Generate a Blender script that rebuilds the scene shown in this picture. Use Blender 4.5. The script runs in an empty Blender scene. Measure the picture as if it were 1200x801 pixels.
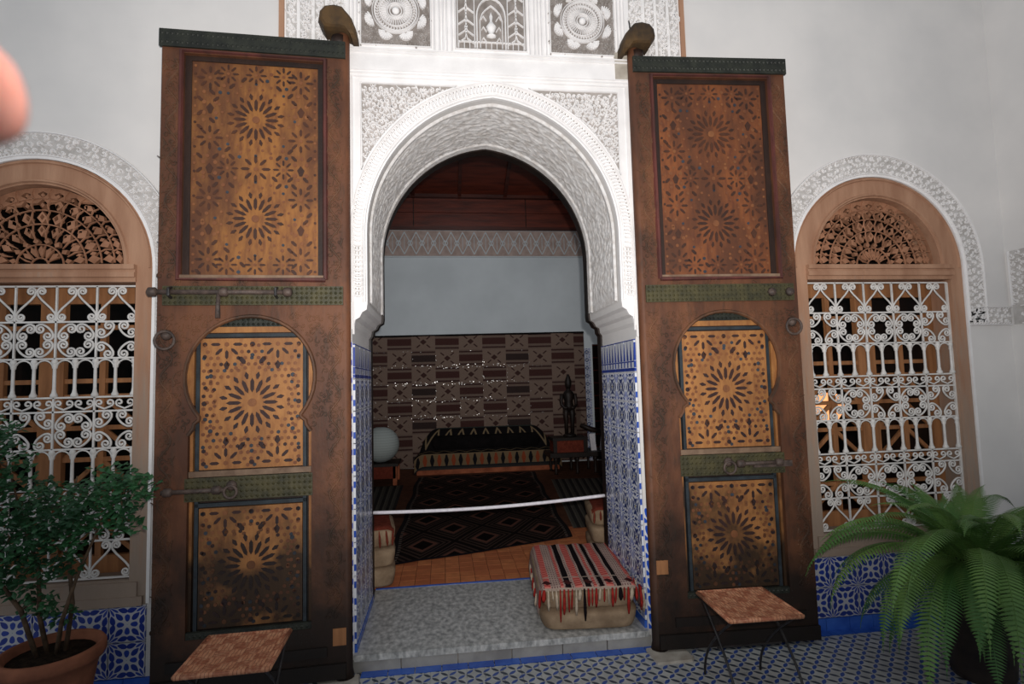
import bpy, math, random
from mathutils import Vector, Matrix
from mathutils.geometry import tessellate_polygon

# ------------------------------------------------------------------ camera, world, lights, exposure
S = bpy.context.scene
COL = S.collection
PI = math.pi
CX = 0.335                      # centre line of the doorway
CAM = Vector((0.0, -3.311, 1.6))
cam_d = bpy.data.cameras.new('camera')
cam = bpy.data.objects.new('camera', cam_d); COL.objects.link(cam); S.camera = cam
cam_d.sensor_width = 36; cam_d.lens = 19.407; cam_d.clip_start = .01
cam_d.dof.use_dof = True; cam_d.dof.focus_distance = 3.6; cam_d.dof.aperture_fstop = 5.6
CR, CD, CF = Vector((0.992102, -0.122619, -0.026433)), Vector((-0.017325, 0.074755, -0.997051)), Vector((0.124234, 0.989634, 0.07204))
m4 = Matrix.Identity(4)
for i in range(3):
    m4[i][0] = CR[i]; m4[i][1] = -CD[i]; m4[i][2] = -CF[i]; m4[i][3] = CAM[i]
cam.matrix_world = m4

W = bpy.data.worlds.new('sky'); S.world = W; W.use_nodes = True
bg = W.node_tree.nodes['Background']; bg.inputs[0].default_value = (.86, .93, 1, 1); bg.inputs[1].default_value = .44

# the camera's own flash: a small lamp just above the lens, narrower than the lens' view
fl = bpy.data.lights.new('camera_flash', 'SPOT'); fl.energy = 570; fl.spot_size = math.radians(118); fl.spot_blend = 1.0
fl.shadow_soft_size = .018; fl.color = (1, .965, .93)
flo = bpy.data.objects.new('camera_flash', fl); COL.objects.link(flo)
flo.location = CAM + CR*.05 - CD*.086
aim = (CF + CR*.02 - CD*.36).normalized()
flo.rotation_euler = aim.to_track_quat('-Z', 'Y').to_euler()

vs = S.view_settings
vs.view_transform = 'Standard'; vs.look = 'None'; vs.gamma = 1; vs.use_curve_mapping = False; vs.exposure = 0.0

# ------------------------------------------------------------------ mesh helpers
def ident(x, y, z): return (x, y, z)
class MB:
    def __init__(s): s.v = []; s.f = []; s.uv = []
    def add(s, vs_, fs, uv=None):
        o = len(s.v); s.v += [tuple(p) for p in vs_]; s.f += [tuple(i+o for i in f) for f in fs]
        if uv: s.uv += uv
        return s
    def box(s, x0, x1, y0, y1, z0, z1):
        if x0 > x1: x0, x1 = x1, x0
        return s.add([(x0,y0,z0),(x1,y0,z0),(x1,y1,z0),(x0,y1,z0),(x0,y0,z1),(x1,y0,z1),(x1,y1,z1),(x0,y1,z1)],
                     [(3,2,1,0),(4,5,6,7),(0,1,5,4),(1,2,6,5),(2,3,7,6),(3,0,4,7)])
    def bar(s, a, b, w, y0, y1):           # flat bar between two (x,z) points
        dx, dz = b[0]-a[0], b[1]-a[1]; l = math.hypot(dx, dz); nx, nz = -dz/l*w/2, dx/l*w/2
        return s.prism([(a[0]+nx,a[1]+nz),(b[0]+nx,b[1]+nz),(b[0]-nx,b[1]-nz),(a[0]-nx,a[1]-nz)], y0, y1)
    def prism(s, poly, y0, y1, holes=(), back=True):   # (x,z) outline with holes, front face at y0
        loops = [list(poly)]+[list(h) for h in holes]
        flat = [p for l in loops for p in l]
        tris = tessellate_polygon([[Vector((p[0], p[1], 0)) for p in l] for l in loops])
        n = len(flat); fs = []
        for t in tris:
            a, b, c = [flat[i] for i in t]
            ar = (b[0]-a[0])*(c[1]-a[1])-(b[1]-a[1])*(c[0]-a[0])
            if abs(ar) < 1e-12: continue
            t = tuple(t) if ar > 0 else tuple(reversed(t))
            fs.append(t)
            if back: fs.append(tuple(i+n for i in reversed(t)))
        k = 0
        for li, l in enumerate(loops):
            ar = sum(l[i][0]*l[(i+1) % len(l)][1]-l[(i+1) % len(l)][0]*l[i][1] for i in range(len(l)))
            ccw = (ar > 0) == (li == 0)
            for i in range(len(l)):
                a, b = k+i, k+(i+1) % len(l)
                fs.append((a, a+n, b+n, b) if ccw else (b, b+n, a+n, a))
            k += len(l)
        # for y up the screen: front faces -Y, x right, z up  -> ccw in (x,z) seen from -Y
        return s.add([(p[0], y0, p[1]) for p in flat]+[(p[0], y1, p[1]) for p in flat], fs)
    def tube(s, pts, r, n=6, closed=False, caps=True):
        pts = [Vector(p) for p in pts]; m = len(pts)
        rs = r if isinstance(r, (list, tuple)) else [r]*m
        def tan(i):
            if closed: return (pts[(i+1) % m]-pts[i-1]).normalized()
            return (pts[min(i+1, m-1)]-pts[max(i-1, 0)]).normalized()
        t = tan(0); u = t.orthogonal().normalized(); vsx = []; fs = []
        for i in range(m):
            t = tan(i); u = (u-t*u.dot(t))
            u = u.normalized() if u.length > 1e-6 else t.orthogonal().normalized()
            w = t.cross(u)
            for k in range(n):
                a = 2*PI*k/n; vsx.append(pts[i]+(u*math.cos(a)+w*math.sin(a))*rs[i])
        for i in range(m if closed else m-1):
            j = (i+1) % m
            for k in range(n):
                fs.append((i*n+k, i*n+(k+1) % n, j*n+(k+1) % n, j*n+k))
        if caps and not closed:
            fs.append(tuple(range(n-1, -1, -1))); fs.append(tuple((m-1)*n+k for k in range(n)))
        return s.add(vsx, fs)
    def lathe(s, prof, n=20, c=(0, 0, 0), R=None):
        m = len(prof); vsx = []; fs = []
        for r, z in prof:
            for k in range(n):
                a = 2*PI*k/n; p = Vector((r*math.cos(a), r*math.sin(a), z))
                if R: p = R @ p
                vsx.append(p+Vector(c))
        for i in range(m-1):
            for k in range(n):
                fs.append((i*n+k, i*n+(k+1) % n, (i+1)*n+(k+1) % n, (i+1)*n+k))
        fs.append(tuple(range(n-1, -1, -1))); fs.append(tuple((m-1)*n+k for k in range(n)))
        return s.add(vsx, fs)
    def grid(s, fn, nu, nv, closeu=False):
        vsx = []; uv = []; fs = []
        for j in range(nv+1):
            for i in range(nu+1):
                vsx.append(tuple(fn(i/nu, j/nv))); uv.append((i/nu, j/nv))
        for j in range(nv):
            for i in range(nu):
                a = j*(nu+1)+i; fs.append((a, a+1, a+nu+2, a+nu+1))
        return s.add(vsx, fs, uv)
    def ridge(s, pts, w, y, h, taper=.3):   # raised rib on the plane y, pts in (x,z), rises towards -y
        m = len(pts); vsx = []; fs = []
        for i in range(m):
            a = pts[max(i-1, 0)]; b = pts[min(i+1, m-1)]
            dx, dz = b[0]-a[0], b[1]-a[1]; l = math.hypot(dx, dz) or 1; t = i/(m-1)
            ww = w/2*(taper+(1-taper)*min(1, 4*min(t, 1-t)+.15))
            nx, nz = -dz/l*ww, dx/l*ww; x, z = pts[i]
            vsx += [(x+nx, y, z+nz), (x+nx*.45, y-h, z+nz*.45), (x-nx*.45, y-h, z-nz*.45), (x-nx, y, z-nz)]
        for i in range(m-1):
            a = 4*i
            for k in range(3): fs.append((a+k, a+k+4, a+k+5, a+k+1))
        fs.append((0, 1, 2, 3)); fs.append((4*m-1, 4*m-2, 4*m-3, 4*m-4))
        return s.add(vsx, fs)
    def mesh(s, name, mat, smooth=False):
        me = bpy.data.meshes.new(name); me.from_pydata(s.v, [], s.f)
        if s.uv and len(s.uv) == len(s.v):
            uvl = me.uv_layers.new(name='uv'); idx = [0]*len(me.loops); me.loops.foreach_get('vertex_index', idx)
            uvl.data.foreach_set('uv', [c for i in idx for c in s.uv[i]])
        me.materials.append(mat)
        if smooth: me.polygons.foreach_set('use_smooth', [True]*len(me.polygons))
        me.update(); return me
    def build(s, name, mat, parent=None, smooth=False, kind=None, label=None):
        return inst(name, s.mesh(name, mat, smooth), parent, kind=kind, label=label)
def inst(name, me, parent=None, loc=(0, 0, 0), rot=(0, 0, 0), scale=None, kind=None, label=None):
    o = bpy.data.objects.new(name, me); COL.objects.link(o)
    o.location = loc; o.rotation_euler = rot
    if scale: o.scale = scale
    if parent: o.parent = parent
    if kind: o['kind'] = kind
    if label: o['label'] = label
    return o
def tag(o, label, cat=None, group=None, kind=None):
    o['label'] = label
    if cat: o['category'] = cat
    if group: o['group'] = group
    if kind: o['kind'] = kind
    return o
def empty(name, loc=(0, 0, 0), rz=0):
    o = bpy.data.objects.new(name, None); COL.objects.link(o); o.location = loc; o.rotation_euler = (0, 0, rz); o.empty_display_size = .1
    return o
def spiral(c, r0, a0, turns, sgn, n=12, shrink=.75):
    return [(c[0]+r0*(1-shrink*i/n)*math.cos(a0+sgn*2*PI*turns*i/n), c[1]+r0*(1-shrink*i/n)*math.sin(a0+sgn*2*PI*turns*i/n)) for i in range(n+1)]
def arcp(c, r, a0, a1, n): return [(c[0]+r*math.cos(a0+(a1-a0)*i/n), c[1]+r*math.sin(a0+(a1-a0)*i/n)) for i in range(n+1)]

# ------------------------------------------------------------------ material helpers
def rgb(*c):
    if len(c) == 1: c = c[0]
    return tuple((v/255/12.92 if v/255 <= .04045 else ((v/255+.055)/1.055)**2.4) for v in c)+(1,)
class E:
    def __init__(s, g, k): s.g = g; s.k = k
    def __add__(a, b): return a.g.m('ADD', a, b)
    __radd__ = __add__
    def __sub__(a, b): return a.g.m('SUBTRACT', a, b)
    def __rsub__(a, b): return a.g.m('SUBTRACT', b, a)
    def __mul__(a, b): return a.g.m('MULTIPLY', a, b)
    __rmul__ = __mul__
    def __truediv__(a, b): return a.g.m('DIVIDE', a, b)
    def __lt__(a, b): return a.g.m('LESS_THAN', a, b)
    def __gt__(a, b): return a.g.m('GREATER_THAN', a, b)
    def abs(a): return a.g.m('ABSOLUTE', a)
    def fract(a): return a.g.m('FRACT', a)
    def floor(a): return a.g.m('FLOOR', a)
    def mod2(a): return a.g.m('FLOORED_MODULO', a, 2.0)
    def min(a, b): return a.g.m('MINIMUM', a, b)
    def max(a, b): return a.g.m('MAXIMUM', a, b)
    def sqrt(a): return a.g.m('SQRT', a)
    def cos(a): return a.g.m('COSINE', a)
    def sin(a): return a.g.m('SINE', a)
class Mat:
    def __init__(s, name, rough=.75, spec=.3, metal=0.0):
        s.mt = bpy.data.materials.new(name); s.mt.use_nodes = True
        s.t = s.mt.node_tree; s.b = s.t.nodes['Principled BSDF']
        s.b.inputs['Roughness'].default_value = rough; s.b.inputs['Specular IOR Level'].default_value = spec; s.b.inputs['Metallic'].default_value = metal
    def nd(s, ty): return s.t.nodes.new(ty)
    def ln(s, a, inp):
        if isinstance(a, E): s.t.links.new(a.k, inp)
        elif hasattr(a, 'is_output'): s.t.links.new(a, inp)
        else: inp.default_value = a
    def m(s, op, *a):
        n = s.nd('ShaderNodeMath'); n.operation = op
        for i, x in enumerate(a): s.ln(x, n.inputs[i])
        return E(s, n.outputs[0])
    def sep(s, sock):
        n = s.nd('ShaderNodeSeparateXYZ'); s.t.links.new(sock, n.inputs[0]); return [E(s, o) for o in n.outputs]
    def objv(s): return s.nd('ShaderNodeTexCoord').outputs['Object']
    def obj(s): return s.sep(s.objv())
    def posv(s): return s.nd('ShaderNodeNewGeometry').outputs['Position']
    def pos(s): return s.sep(s.posv())
    def uv(s): return s.sep(s.nd('ShaderNodeTexCoord').outputs['UV'])
    def rand(s): return E(s, s.nd('ShaderNodeObjectInfo').outputs['Random'])
    def noise(s, scale, detail=3, vec=None, stretch=None, rough=.55):
        n = s.nd('ShaderNodeTexNoise'); n.inputs['Scale'].default_value = scale; n.inputs['Detail'].default_value = detail; n.inputs['Roughness'].default_value = rough
        v = vec or s.posv()
        if stretch:
            mp = s.nd('ShaderNodeMapping'); mp.inputs['Scale'].default_value = stretch; s.t.links.new(v, mp.inputs['Vector']); v = mp.outputs[0]
        s.t.links.new(v, n.inputs['Vector']); return E(s, n.outputs['Fac'])
    def step(s, x, lo, hi):
        n = s.nd('ShaderNodeMapRange'); s.ln(x, n.inputs[0]); n.inputs[1].default_value = lo; n.inputs[2].default_value = hi; return E(s, n.outputs[0])
    def mix(s, f, a, b):
        n = s.nd('ShaderNodeMix'); n.data_type = 'RGBA'; s.ln(f, n.inputs[0]); s.ln(a, n.inputs[6]); s.ln(b, n.inputs[7]); return n.outputs[2]
    def col(s, c): s.ln(c, s.b.inputs['Base Color']); return s
    def bump(s, h, strength=.4, dist=.01):
        n = s.nd('ShaderNodeBump'); n.inputs['Strength'].default_value = strength; n.inputs['Distance'].default_value = dist
        s.ln(h, n.inputs['Height']); s.t.links.new(n.outputs[0], s.b.inputs['Normal']); return s
def two(name, c1, c2, scale, rough=.75, spec=.3, bump=.15, bscale=None, stretch=None, lo=.35, hi=.65, detail=4, dist=.01, obj=False):
    g = Mat(name, rough, spec); v = g.objv() if obj else None
    n = g.noise(scale, detail, vec=v, stretch=stretch); g.col(g.mix(g.step(n, lo, hi), rgb(c1), rgb(c2)))
    if bump: g.bump(g.noise(bscale or scale*3, 4, vec=v, stretch=stretch), bump, dist)
    return g.mt

M = {}
M['plaster'] = two('plaster', (226,222,219), (214,211,209), 1.6, .9, .1, .12, 9)
M['plaster_in'] = two('plaster_inside', (212,218,222), (200,206,210), 1.2, .9, .1, .1, 8)
M['stucco'] = two('white_stucco', (240,237,236), (228,225,224), 6, .85, .15, .15, 60)
M['ground'] = two('stucco_ground', (150,142,137), (122,114,108), 14, .95, .1, .3, 60)  # recess shade and dirt put into the colour of the ground
M['ground_light'] = two('stucco_ground_light', (200,196,193), (178,173,169), 14, .95, .1, .3, 60)  # paler ground, its tone also holding recess shade and dirt
M['marble'] = two('grey_marble', (212,210,206), (140,140,138), 22, .35, .4, .05, 40, lo=.32, hi=.66, detail=10, stretch=(1.6,1.0,1))
M['marble2'] = two('riser_marble', (176,172,164), (140,136,130), 5, .45, .4, .05, 30, detail=6)
M['stone'] = two('pale_stone', (190,182,170), (160,150,138), 12, .6, .3, .1, 30)
M['cedar'] = two('cedar_frame', (178,140,116), (154,116,94), 3.0, .7, .25, .25, 25, stretch=(3,3,.5))
def cedar_mat():
    g = Mat('cedar_frame', .75, .2); x, y, z = g.pos(); n = g.noise(3, 4, stretch=(3,3,.5)); f = g.noise(14, 5, stretch=(3,3,.3))
    c = g.mix(g.step(n, .35, .65), rgb(178,138,112), rgb(154,114,90))
    wv = g.step(f+g.noise(2.0, 4)*.8-z*.45, .0, .55)          # silvered by the weather near the sill
    c = g.mix(wv*.8, c, rgb(150,138,126)); g.col(c).bump(f, .3, .01); return g.mt
M['cedar'] = cedar_mat()
M['cedar_carved'] = two('cedar_carved', (172,124,96), (140,98,74), 12, .75, .2, .35, 60)
M['casement'] = two('casement_wood', (168,116,76), (132,88,56), 5, .6, .3, .15, 25, stretch=(4,4,.4))
M['white_iron'] = two('white_painted_iron', (224,220,216), (206,202,198), 20, .5, .4, .1, 90)
M['iron'] = two('wrought_iron', (48,44,44), (26,24,24), 25, .45, .5, .2, 80)
M['rust_iron'] = two('rusted_iron', (92,76,68), (60,50,46), 25, .6, .4, .3, 80)
M['dark_wood'] = two('black_brown_wood', (40,26,20), (22,15,12), 8, .55, .35, .2, 30, stretch=(1,1,.3))
M['room_wood'] = two('red_cedar_ceiling', (108,46,30), (74,30,20), 3, .45, .4, .2, 20, stretch=(.5,4,4))
M['room_wood_dk'] = two('dark_red_beam', (84,38,26), (56,24,18), 3, .45, .4, .2, 20, stretch=(.5,4,4))
M['black'] = two('black_fabric', (24,20,20), (14,12,12), 8, .9, .1, .1)
def terra_tile():
    g = Mat('terracotta_tile', .7, .25); n = g.noise(14, 4); c = g.mix(g.rand(), rgb(226,142,90), rgb(198,114,72)); c = g.mix(g.step(n, .4, .7)*.5, c, rgb(172,98,62)); g.col(c).bump(n, .15, .004); return g.mt
M['terra_tile'] = terra_tile()
M['grout'] = two('brown_grout', (112,72,54), (90,58,44), 9, .9, .1, .2)
M['terracotta'] = two('terracotta', (178,104,72), (140,76,52), 7, .8, .2, .2, 40)
M['soil'] = two('soil', (48,38,30), (28,22,18), 40, 1, .05, .8, 60)
M['leather'] = two('pouf_burlap', (166,142,116), (134,112,90), 9, .9, .15, .4, 130)
M['blue_tile'] = two('blue_glazed_tile', (62,108,200), (44,84,176), 6, .25, .5, .04, 20)
M['rope'] = two('white_rope', (238,234,238), (222,216,224), 30, .7, .2, .2, 120)
M['brass'] = two('aged_brass', (150,112,52), (96,70,34), 12, .4, .5, .1)
M['brass'].node_tree.nodes['Principled BSDF'].inputs['Metallic'].default_value = .7

# painted carved cedar of the door leaves: red-brown, worn to dark grime towards its foot
def door_wood(name, c1, c2, c3):
    g = Mat(name, .62, .35); x, y, z = g.pos()
    n = g.noise(4.5, 6, stretch=(1.4,1.4,.6)); f = g.noise(30, 4, stretch=(1,1,.25))
    c = g.mix(g.step(n, .38, .62), rgb(c1), rgb(c2))
    c = g.mix(g.step(f, .52, .72)*.55, c, rgb(c3))
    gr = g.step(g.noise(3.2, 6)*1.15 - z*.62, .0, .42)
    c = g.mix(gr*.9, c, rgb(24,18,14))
    g.col(c).bump(f+g.noise(60, 3)*.6, .35, .006); return g.mt
M['door'] = door_wood('door_painted_cedar', (106,66,43), (78,47,32), (58,43,32))
M['door_red'] = door_wood('door_moulding', (96,50,44), (64,36,32), (52,38,34))
M['door_vine'] = door_wood('door_vine', (112,74,50), (66,46,34), (50,42,32))
M['door_dark'] = door_wood('door_board_dark', (52,34,26), (36,24,20), (30,24,20))
def ochre(name, c1, c2, worn):
    g = Mat(name, .6, .35); x, y, z = g.pos()
    n = g.noise(3.0, 6, stretch=(1.6,1.6,.7)); f = g.noise(38, 4, stretch=(1,1,.3))
    c = g.mix(g.step(f, .4, .7), rgb(c1), rgb(c2))
    c = g.mix(g.step(n, .42, .62)*worn, c, rgb(84,50,33))
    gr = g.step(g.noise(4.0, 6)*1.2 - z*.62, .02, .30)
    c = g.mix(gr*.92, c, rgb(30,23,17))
    g.col(c).bump(f, .3, .004); return g.mt
M['ochre'] = ochre('ochre_painted_panel', (172,118,66), (146,94,52), .35)
M['ochre_worn'] = ochre('worn_ochre_panel', (146,96,48), (112,68,38), .9)
M['ochre_red'] = ochre('reddened_worn_panel', (128,74,40), (98,54,34), 1.0)
M['inlay'] = door_wood('dark_inlay', (60,36,30), (44,28,30), (40,28,28))
M['inlay_worn'] = door_wood('dark_inlay_worn', (78,46,30), (56,34,26), (50,34,26))
M['inlay_red'] = door_wood('red_inlay', (132,84,50), (110,66,42), (96,60,40))
M['inlay_blue'] = door_wood('blue_inlay', (58,64,74), (46,50,58), (44,44,48))
M['strip_blue'] = two('blue_grey_strip', (52,60,66), (38,42,46), 12, .6, .3, .1)
M['strip_pale'] = two('pale_ledge', (136,112,92), (106,84,68), 12, .6, .3, .1)
M['green'] = two('green_painted_band', (76,70,44), (54,52,36), 14, .55, .35, .3, 60)
M['green_dark'] = two('dark_green_band', (46,48,40), (30,32,28), 14, .55, .35, .3, 60)
M['corbel'] = two('corbel_wood', (88,66,40), (52,42,32), 9, .7, .3, .3, 40)

# ---- glazed tiles: motif in each tile's own coordinates (x, z in tile widths)
def lens(g, u, v, r):       # leaf shapes of overlapping circles on a unit grid
    a = u.fract(); b = v.fract()
    def d(p, q): return ((a-p)*(a-p)+(b-q)*(b-q)).sqrt()
    d00, d10, d01, d11 = d(0,0), d(1,0), d(0,1), d(1,1)
    vert = (d00.max(d10)).min(d01.max(d11)); hor = (d00.max(d01)).min(d10.max(d11))
    return vert < r, hor < r
def floor_mat(name):
    g = Mat(name, .35, .45); x, y, z = g.pos(); p = .066
    u = (x+y)/p*.7071*1.414/1.414; v = (x-y)/p*.7071*1.414/1.414
    a, b = lens(g, u, v, .66)
    n = g.noise(9, 4)
    c = g.mix(g.step(n, .35, .65), rgb(196,196,192), rgb(170,170,168))
    c = g.mix(a, c, rgb(62,70,84)); c = g.mix(b, c, rgb(58,86,158))
    g.col(c); return g.mt
M['floor_tile'] = floor_mat('courtyard_tile')
def petal_tile(name, bgc, c1, c2, k, R, grout=.985, dy=0.0, star_on=True):
    # 4 tiles meet in a rosette: radial petals around each tile corner
    g = Mat(name, .3, .45); x, y, z = g.obj()
    ax = .5-x.abs(); az = .5-z.abs()
    r = (ax*ax+az*az).sqrt(); an = g.m('ARCTAN2', az, ax)
    def ring(r0, r1, kk, ph, duty):
        c = (an*kk+ph).cos(); mid = (r-(r0+r1)/2).abs()/((r1-r0)/2)
        return (c-mid*mid*.9) > duty
    p1 = ring(.06*R, .36*R, k, 0, dy); p2 = ring(.40*R, .68*R, k, PI, dy); p3 = ring(.74*R, .98*R, k, 0, dy)
    xr = (x*x+z*z).sqrt(); an2 = g.m('ARCTAN2', z, x)
    star = ((an2*8.0).cos()-((xr-.12).abs()/.11)) > -.25
    c = g.mix(p1, rgb(bgc), rgb(c1)); c = g.mix(p2, c, rgb(c2)); c = g.mix(p3, c, rgb(c1)); c = g.mix((xr < .26)*star*(r > .5*R), c, rgb(c2)) if star_on else g.mix(ring(1.03*R, 1.38*R, k, PI, dy), c, rgb(c2))
    if star_on: c = g.mix(xr < .045, c, rgb(170,150,80))
    e = x.abs().max(z.abs())
    c = g.mix(e > grout*.5, c, rgb(150,148,144))
    g.col(c); return g.mt
M['dado'] = petal_tile('dado_tile', (186,186,190), (40,64,150), (34,54,134), 12, .72, dy=-.6, star_on=False)
M['jamb'] = petal_tile('jamb_tile', (212,214,220), (40,76,166), (44,62,116), 16, .98, dy=-.15)
def leaf_tile(name):
    g = Mat(name, .3, .45); x, y, z = g.obj()
    zf = z; q = x+zf*.7
    lf = (q*q*9.0+zf*zf*7.0) < 1.0; l2 = ((q-.62)*(q-.62)*14.0+(zf.abs()-.5)*(zf.abs()-.5)*9.0) < 1.0; l3 = ((q+.62)*(q+.62)*14.0+(zf.abs()-.5)*(zf.abs()-.5)*9.0) < 1.0
    c = g.mix((lf.max(l2)).max(l3), rgb(228,230,236), rgb(38,86,200)); g.col(c); return g.mt
M['edge_tile'] = leaf_tile('edge_leaf_tile')
def crown_tile(name):
    g = Mat(name, .3, .45); x, y, z = g.obj()   # z: -.5..+.5
    u = (x*3.0).fract()-.5
    tri = (u.abs() < (.44-z*.9)*.55)*(z > -.15)*(z < .44)
    bars = (u.abs() < .18)*(z > -.36)*(z < -.2)
    line = (((z-.47).abs() < .02).max((z+.18).abs() < .02)).max((z+.42).abs() < .05)
    c = g.mix((tri.max(bars)).max(line), rgb(204,206,212), rgb(36,60,140)); g.col(c); return g.mt
M['crown_tile'] = crown_tile('crown_border_tile')

# ---- textiles
def kilim_mat():
    g = Mat('wall_kilim', .95, .05); x, y, z = g.obj()
    u = x/.43; v = z/.302; iu = u.floor(); iv = v.floor(); a = (u.fract()-.5); b = (v.fract()-.5)
    par = (iu+iv).mod2() > .5
    aa = a.abs(); ab = b.abs()
    core = ab < .2; l2 = ((ab-.38).abs() < .045)
    st = g.mix(core, rgb(118,100,90), g.mix(((iu+iv*2.0)/4.0).fract() > .5, rgb(66,38,36), rgb(44,36,36)))
    st = g.mix(l2, st, rgb(56,34,34))
    dia = ((aa*1.2+ab) < .17); cr = ((aa*1.2-ab).abs() < .05)*((aa+ab) < .62)*((aa+ab) > .3)
    ringd = ((((aa*1.1+ab)-.36).abs()) < .035)*(((iu*3.0+iv)/2.0).fract() > .4)
    mo = g.mix((dia.max(cr)).max(ringd), rgb(132,112,100), rgb(60,38,36))
    c = g.mix(par, mo, st)
    c = g.mix(g.noise(60, 3)*.5, c, rgb(84,66,60))
    g.col(c).bump(g.noise(180, 2), .4, .004); return g.mt
def rug_mat():
    g = Mat('diamond_rug', .95, .05); x, y = g.uv()[:2]
    u = (x-.5)*1.8; v = y*4.1
    k = (u/.62).abs(); p = (u/.62+v/.9); q = (u/.62-v/.9)
    a = (p.fract()-.5).abs(); b = (q.fract()-.5).abs(); d = a.max(b)
    rings = ((d*11.0).fract() > .5)
    c = g.mix(rings, rgb(28,21,20), rgb(76,60,54))
    c = g.mix((d < .16), c, rgb(20,15,15)); c = g.mix(((d-.2).abs() < .03), c, rgb(120,78,66))
    e = (x-.5).abs().max((y-.5).abs()*1.0)
    c = g.mix((x-.5).abs() > .475, c, rgb(40,36,38)); c = g.mix((y-.5).abs() > .488, c, rgb(34,32,38))
    tick = ((y*60.0).fract() > .5)*((x-.5).abs() > .46)*((x-.5).abs() < .475)
    c = g.mix(tick, c, rgb(110,100,94))
    g.col(c).bump(g.noise(120, 3), .5, .006); return g.mt
def runner_mat():
    g = Mat('grey_runner', .95, .05); x, y = g.uv()[:2]
    s1 = ((x*9.0).fract() > .55); tk = ((y*70.0).fract() > .5)*((x*9.0).fract() < .2)
    c = g.mix(s1, rgb(92,88,82), rgb(58,54,54)); c = g.mix(tk, c, rgb(124,116,106))
    g.col(c).bump(g.noise(140, 2), .4, .005); return g.mt
def blanket_mat():
    g = Mat('striped_blanket', .95, .05); x, y = g.uv()[:2]
    f = x
    def band(c_, w): return ((f-c_).abs() < w)
    tex = ((y*26.0).fract() > .5)
    base = g.mix(tex*(((f*40.0).fract() > .5)), rgb(176,150,138), rgb(120,92,88))
    red = (band(.10,.03).max(band(.40,.035))).max(band(.70,.035)).max(band(.93,.025)).max(band(.24,.015)).max(band(.56,.015))
    c = g.mix(red, base, g.mix(tex, rgb(176,66,62), rgb(206,120,108)))
    blk = (band(.30,.028).max(band(.49,.028))).max(band(.785,.022)).max(band(.62,.02))
    c = g.mix(blk, c, rgb(26,20,22))
    mot = ((((f*5.0).fract()-.5).abs()+((y*6.0-.1).fract()-.5).abs()) < .26)*(y < .2)
    c = g.mix(mot, c, rgb(70,34,34))
    c = g.mix((y < .02).max(((y-.2).abs() < .008)), c, rgb(168,146,132))
    g.col(c).bump(g.noise(150, 2), .5, .005); return g.mt
def day_mat():
    g = Mat('daybed_kilim', .95, .05); x, y = g.uv()[:2]
    # y: 0 hem, .25 front edge, then top, .8.. back
    hx = (x*21.0); a = (hx.fract()-.5).abs(); b = ((y-.125)/.13).abs()
    hexm = (a*1.3+b*.35) < .42
    par = (hx.floor()).mod2() > .5
    fr = g.mix(hexm*(b < .8), rgb(120,100,76), g.mix(par, rgb(30,28,30), rgb(140,68,44)))
    zz = ((x*10.0).fract()-.5).abs()*2.0
    t2 = (y-.3)/.12; zig1 = ((zz-t2).abs() < .16)*(y > .28)*(y < .44)
    t3 = (y-.72)/.2; zig2 = ((zz-t3).abs() < .14)*(y > .7)*(y < .94)
    mid = ((y > .46)*(y < .68))
    tp = g.mix(mid, rgb(24,21,22), g.mix(((y*60.0).fract() > .5), rgb(66,64,60), rgb(52,48,48)))
    tp = g.mix(zig1.max(zig2), tp, rgb(122,104,80))
    tp = g.mix((y > .95), tp, rgb(60,66,62))
    c = g.mix(y < .25, tp, fr); c = g.mix(y < .03, c, rgb(40,42,44))
    g.col(c).bump(g.noise(150, 2), .4, .005); return g.mt
def dark_stripe_mat():
    g = Mat('dark_striped_hanging', .95, .05); x, y, z = g.obj()
    c = g.mix(((z*4.2).fract() > .93), rgb(26,18,17), rgb(84,40,34)); g.col(c); return g.mt
M['kilim'] = kilim_mat(); M['rug'] = rug_mat(); M['runner'] = runner_mat(); M['blanket'] = blanket_mat(); M['day'] = day_mat(); M['dark_stripe'] = dark_stripe_mat()
def cloth(n, c): return two(n, c, tuple(int(v*.8) for v in c), 30, .95, .05, .3, 120)
M['red_yarn'] = cloth('red_yarn', (158,46,40)); M['black_yarn'] = cloth('black_yarn', (28,22,24)); M['pale_yarn'] = cloth('pale_yarn', (190,172,150))
M['fringe_rust'] = cloth('rust_cloth', (130,62,48))
def rattan_mat():
    g = Mat('woven_rattan', .6, .3); x, y, z = g.obj()
    k = 16.0; par = ((x*k+.5).floor()+(y*k+.5).floor()).mod2() > .5; st = g.mix(par, (x*64.0).fract(), (y*64.0).fract())
    s = g.mix(par, rgb(188,128,96), rgb(160,98,72))
    u = E(g, g.mix(par, (x*64.0).fract().k, (y*64.0).fract().k))
    f = g.noise(70, 3, vec=g.objv(), stretch=(1,.25,1)); c = g.mix(g.step(f, .45, .65)*.6, s, rgb(206,156,122)); c = g.mix((u > .85), c, rgb(116,68,48))
    g.col(c).bump(f, .4, .004); return g.mt
M['rattan'] = rattan_mat()
def leafmat(n, c1, c2, sc):
    g = Mat(n, .5, .4); f = g.noise(sc, 3); g.col(g.mix(g.step(f, .35, .65), rgb(c1), rgb(c2)))
    return g.mt
def fern_mat():
    g = Mat('fern_green', .5, .35); r = g.rand(); f = g.noise(6, 3); c = g.mix(r, rgb(66,108,50), rgb(104,136,68)); c = g.mix(g.step(f, .35, .7)*.5, c, rgb(48,82,42)); g.col(c); return g.mt
M['fern'] = fern_mat()
M['bush'] = leafmat('bush_green', (44,92,52), (28,62,38), 9)
M['twig'] = two('twig_bark', (104,84,66), (70,56,44), 20, .85, .2, .3)
def frieze_mat():
    return two('frieze_ground', (182,162,154), (160,140,132), 8, .9, .1, .2)
M['frieze'] = frieze_mat()
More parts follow.
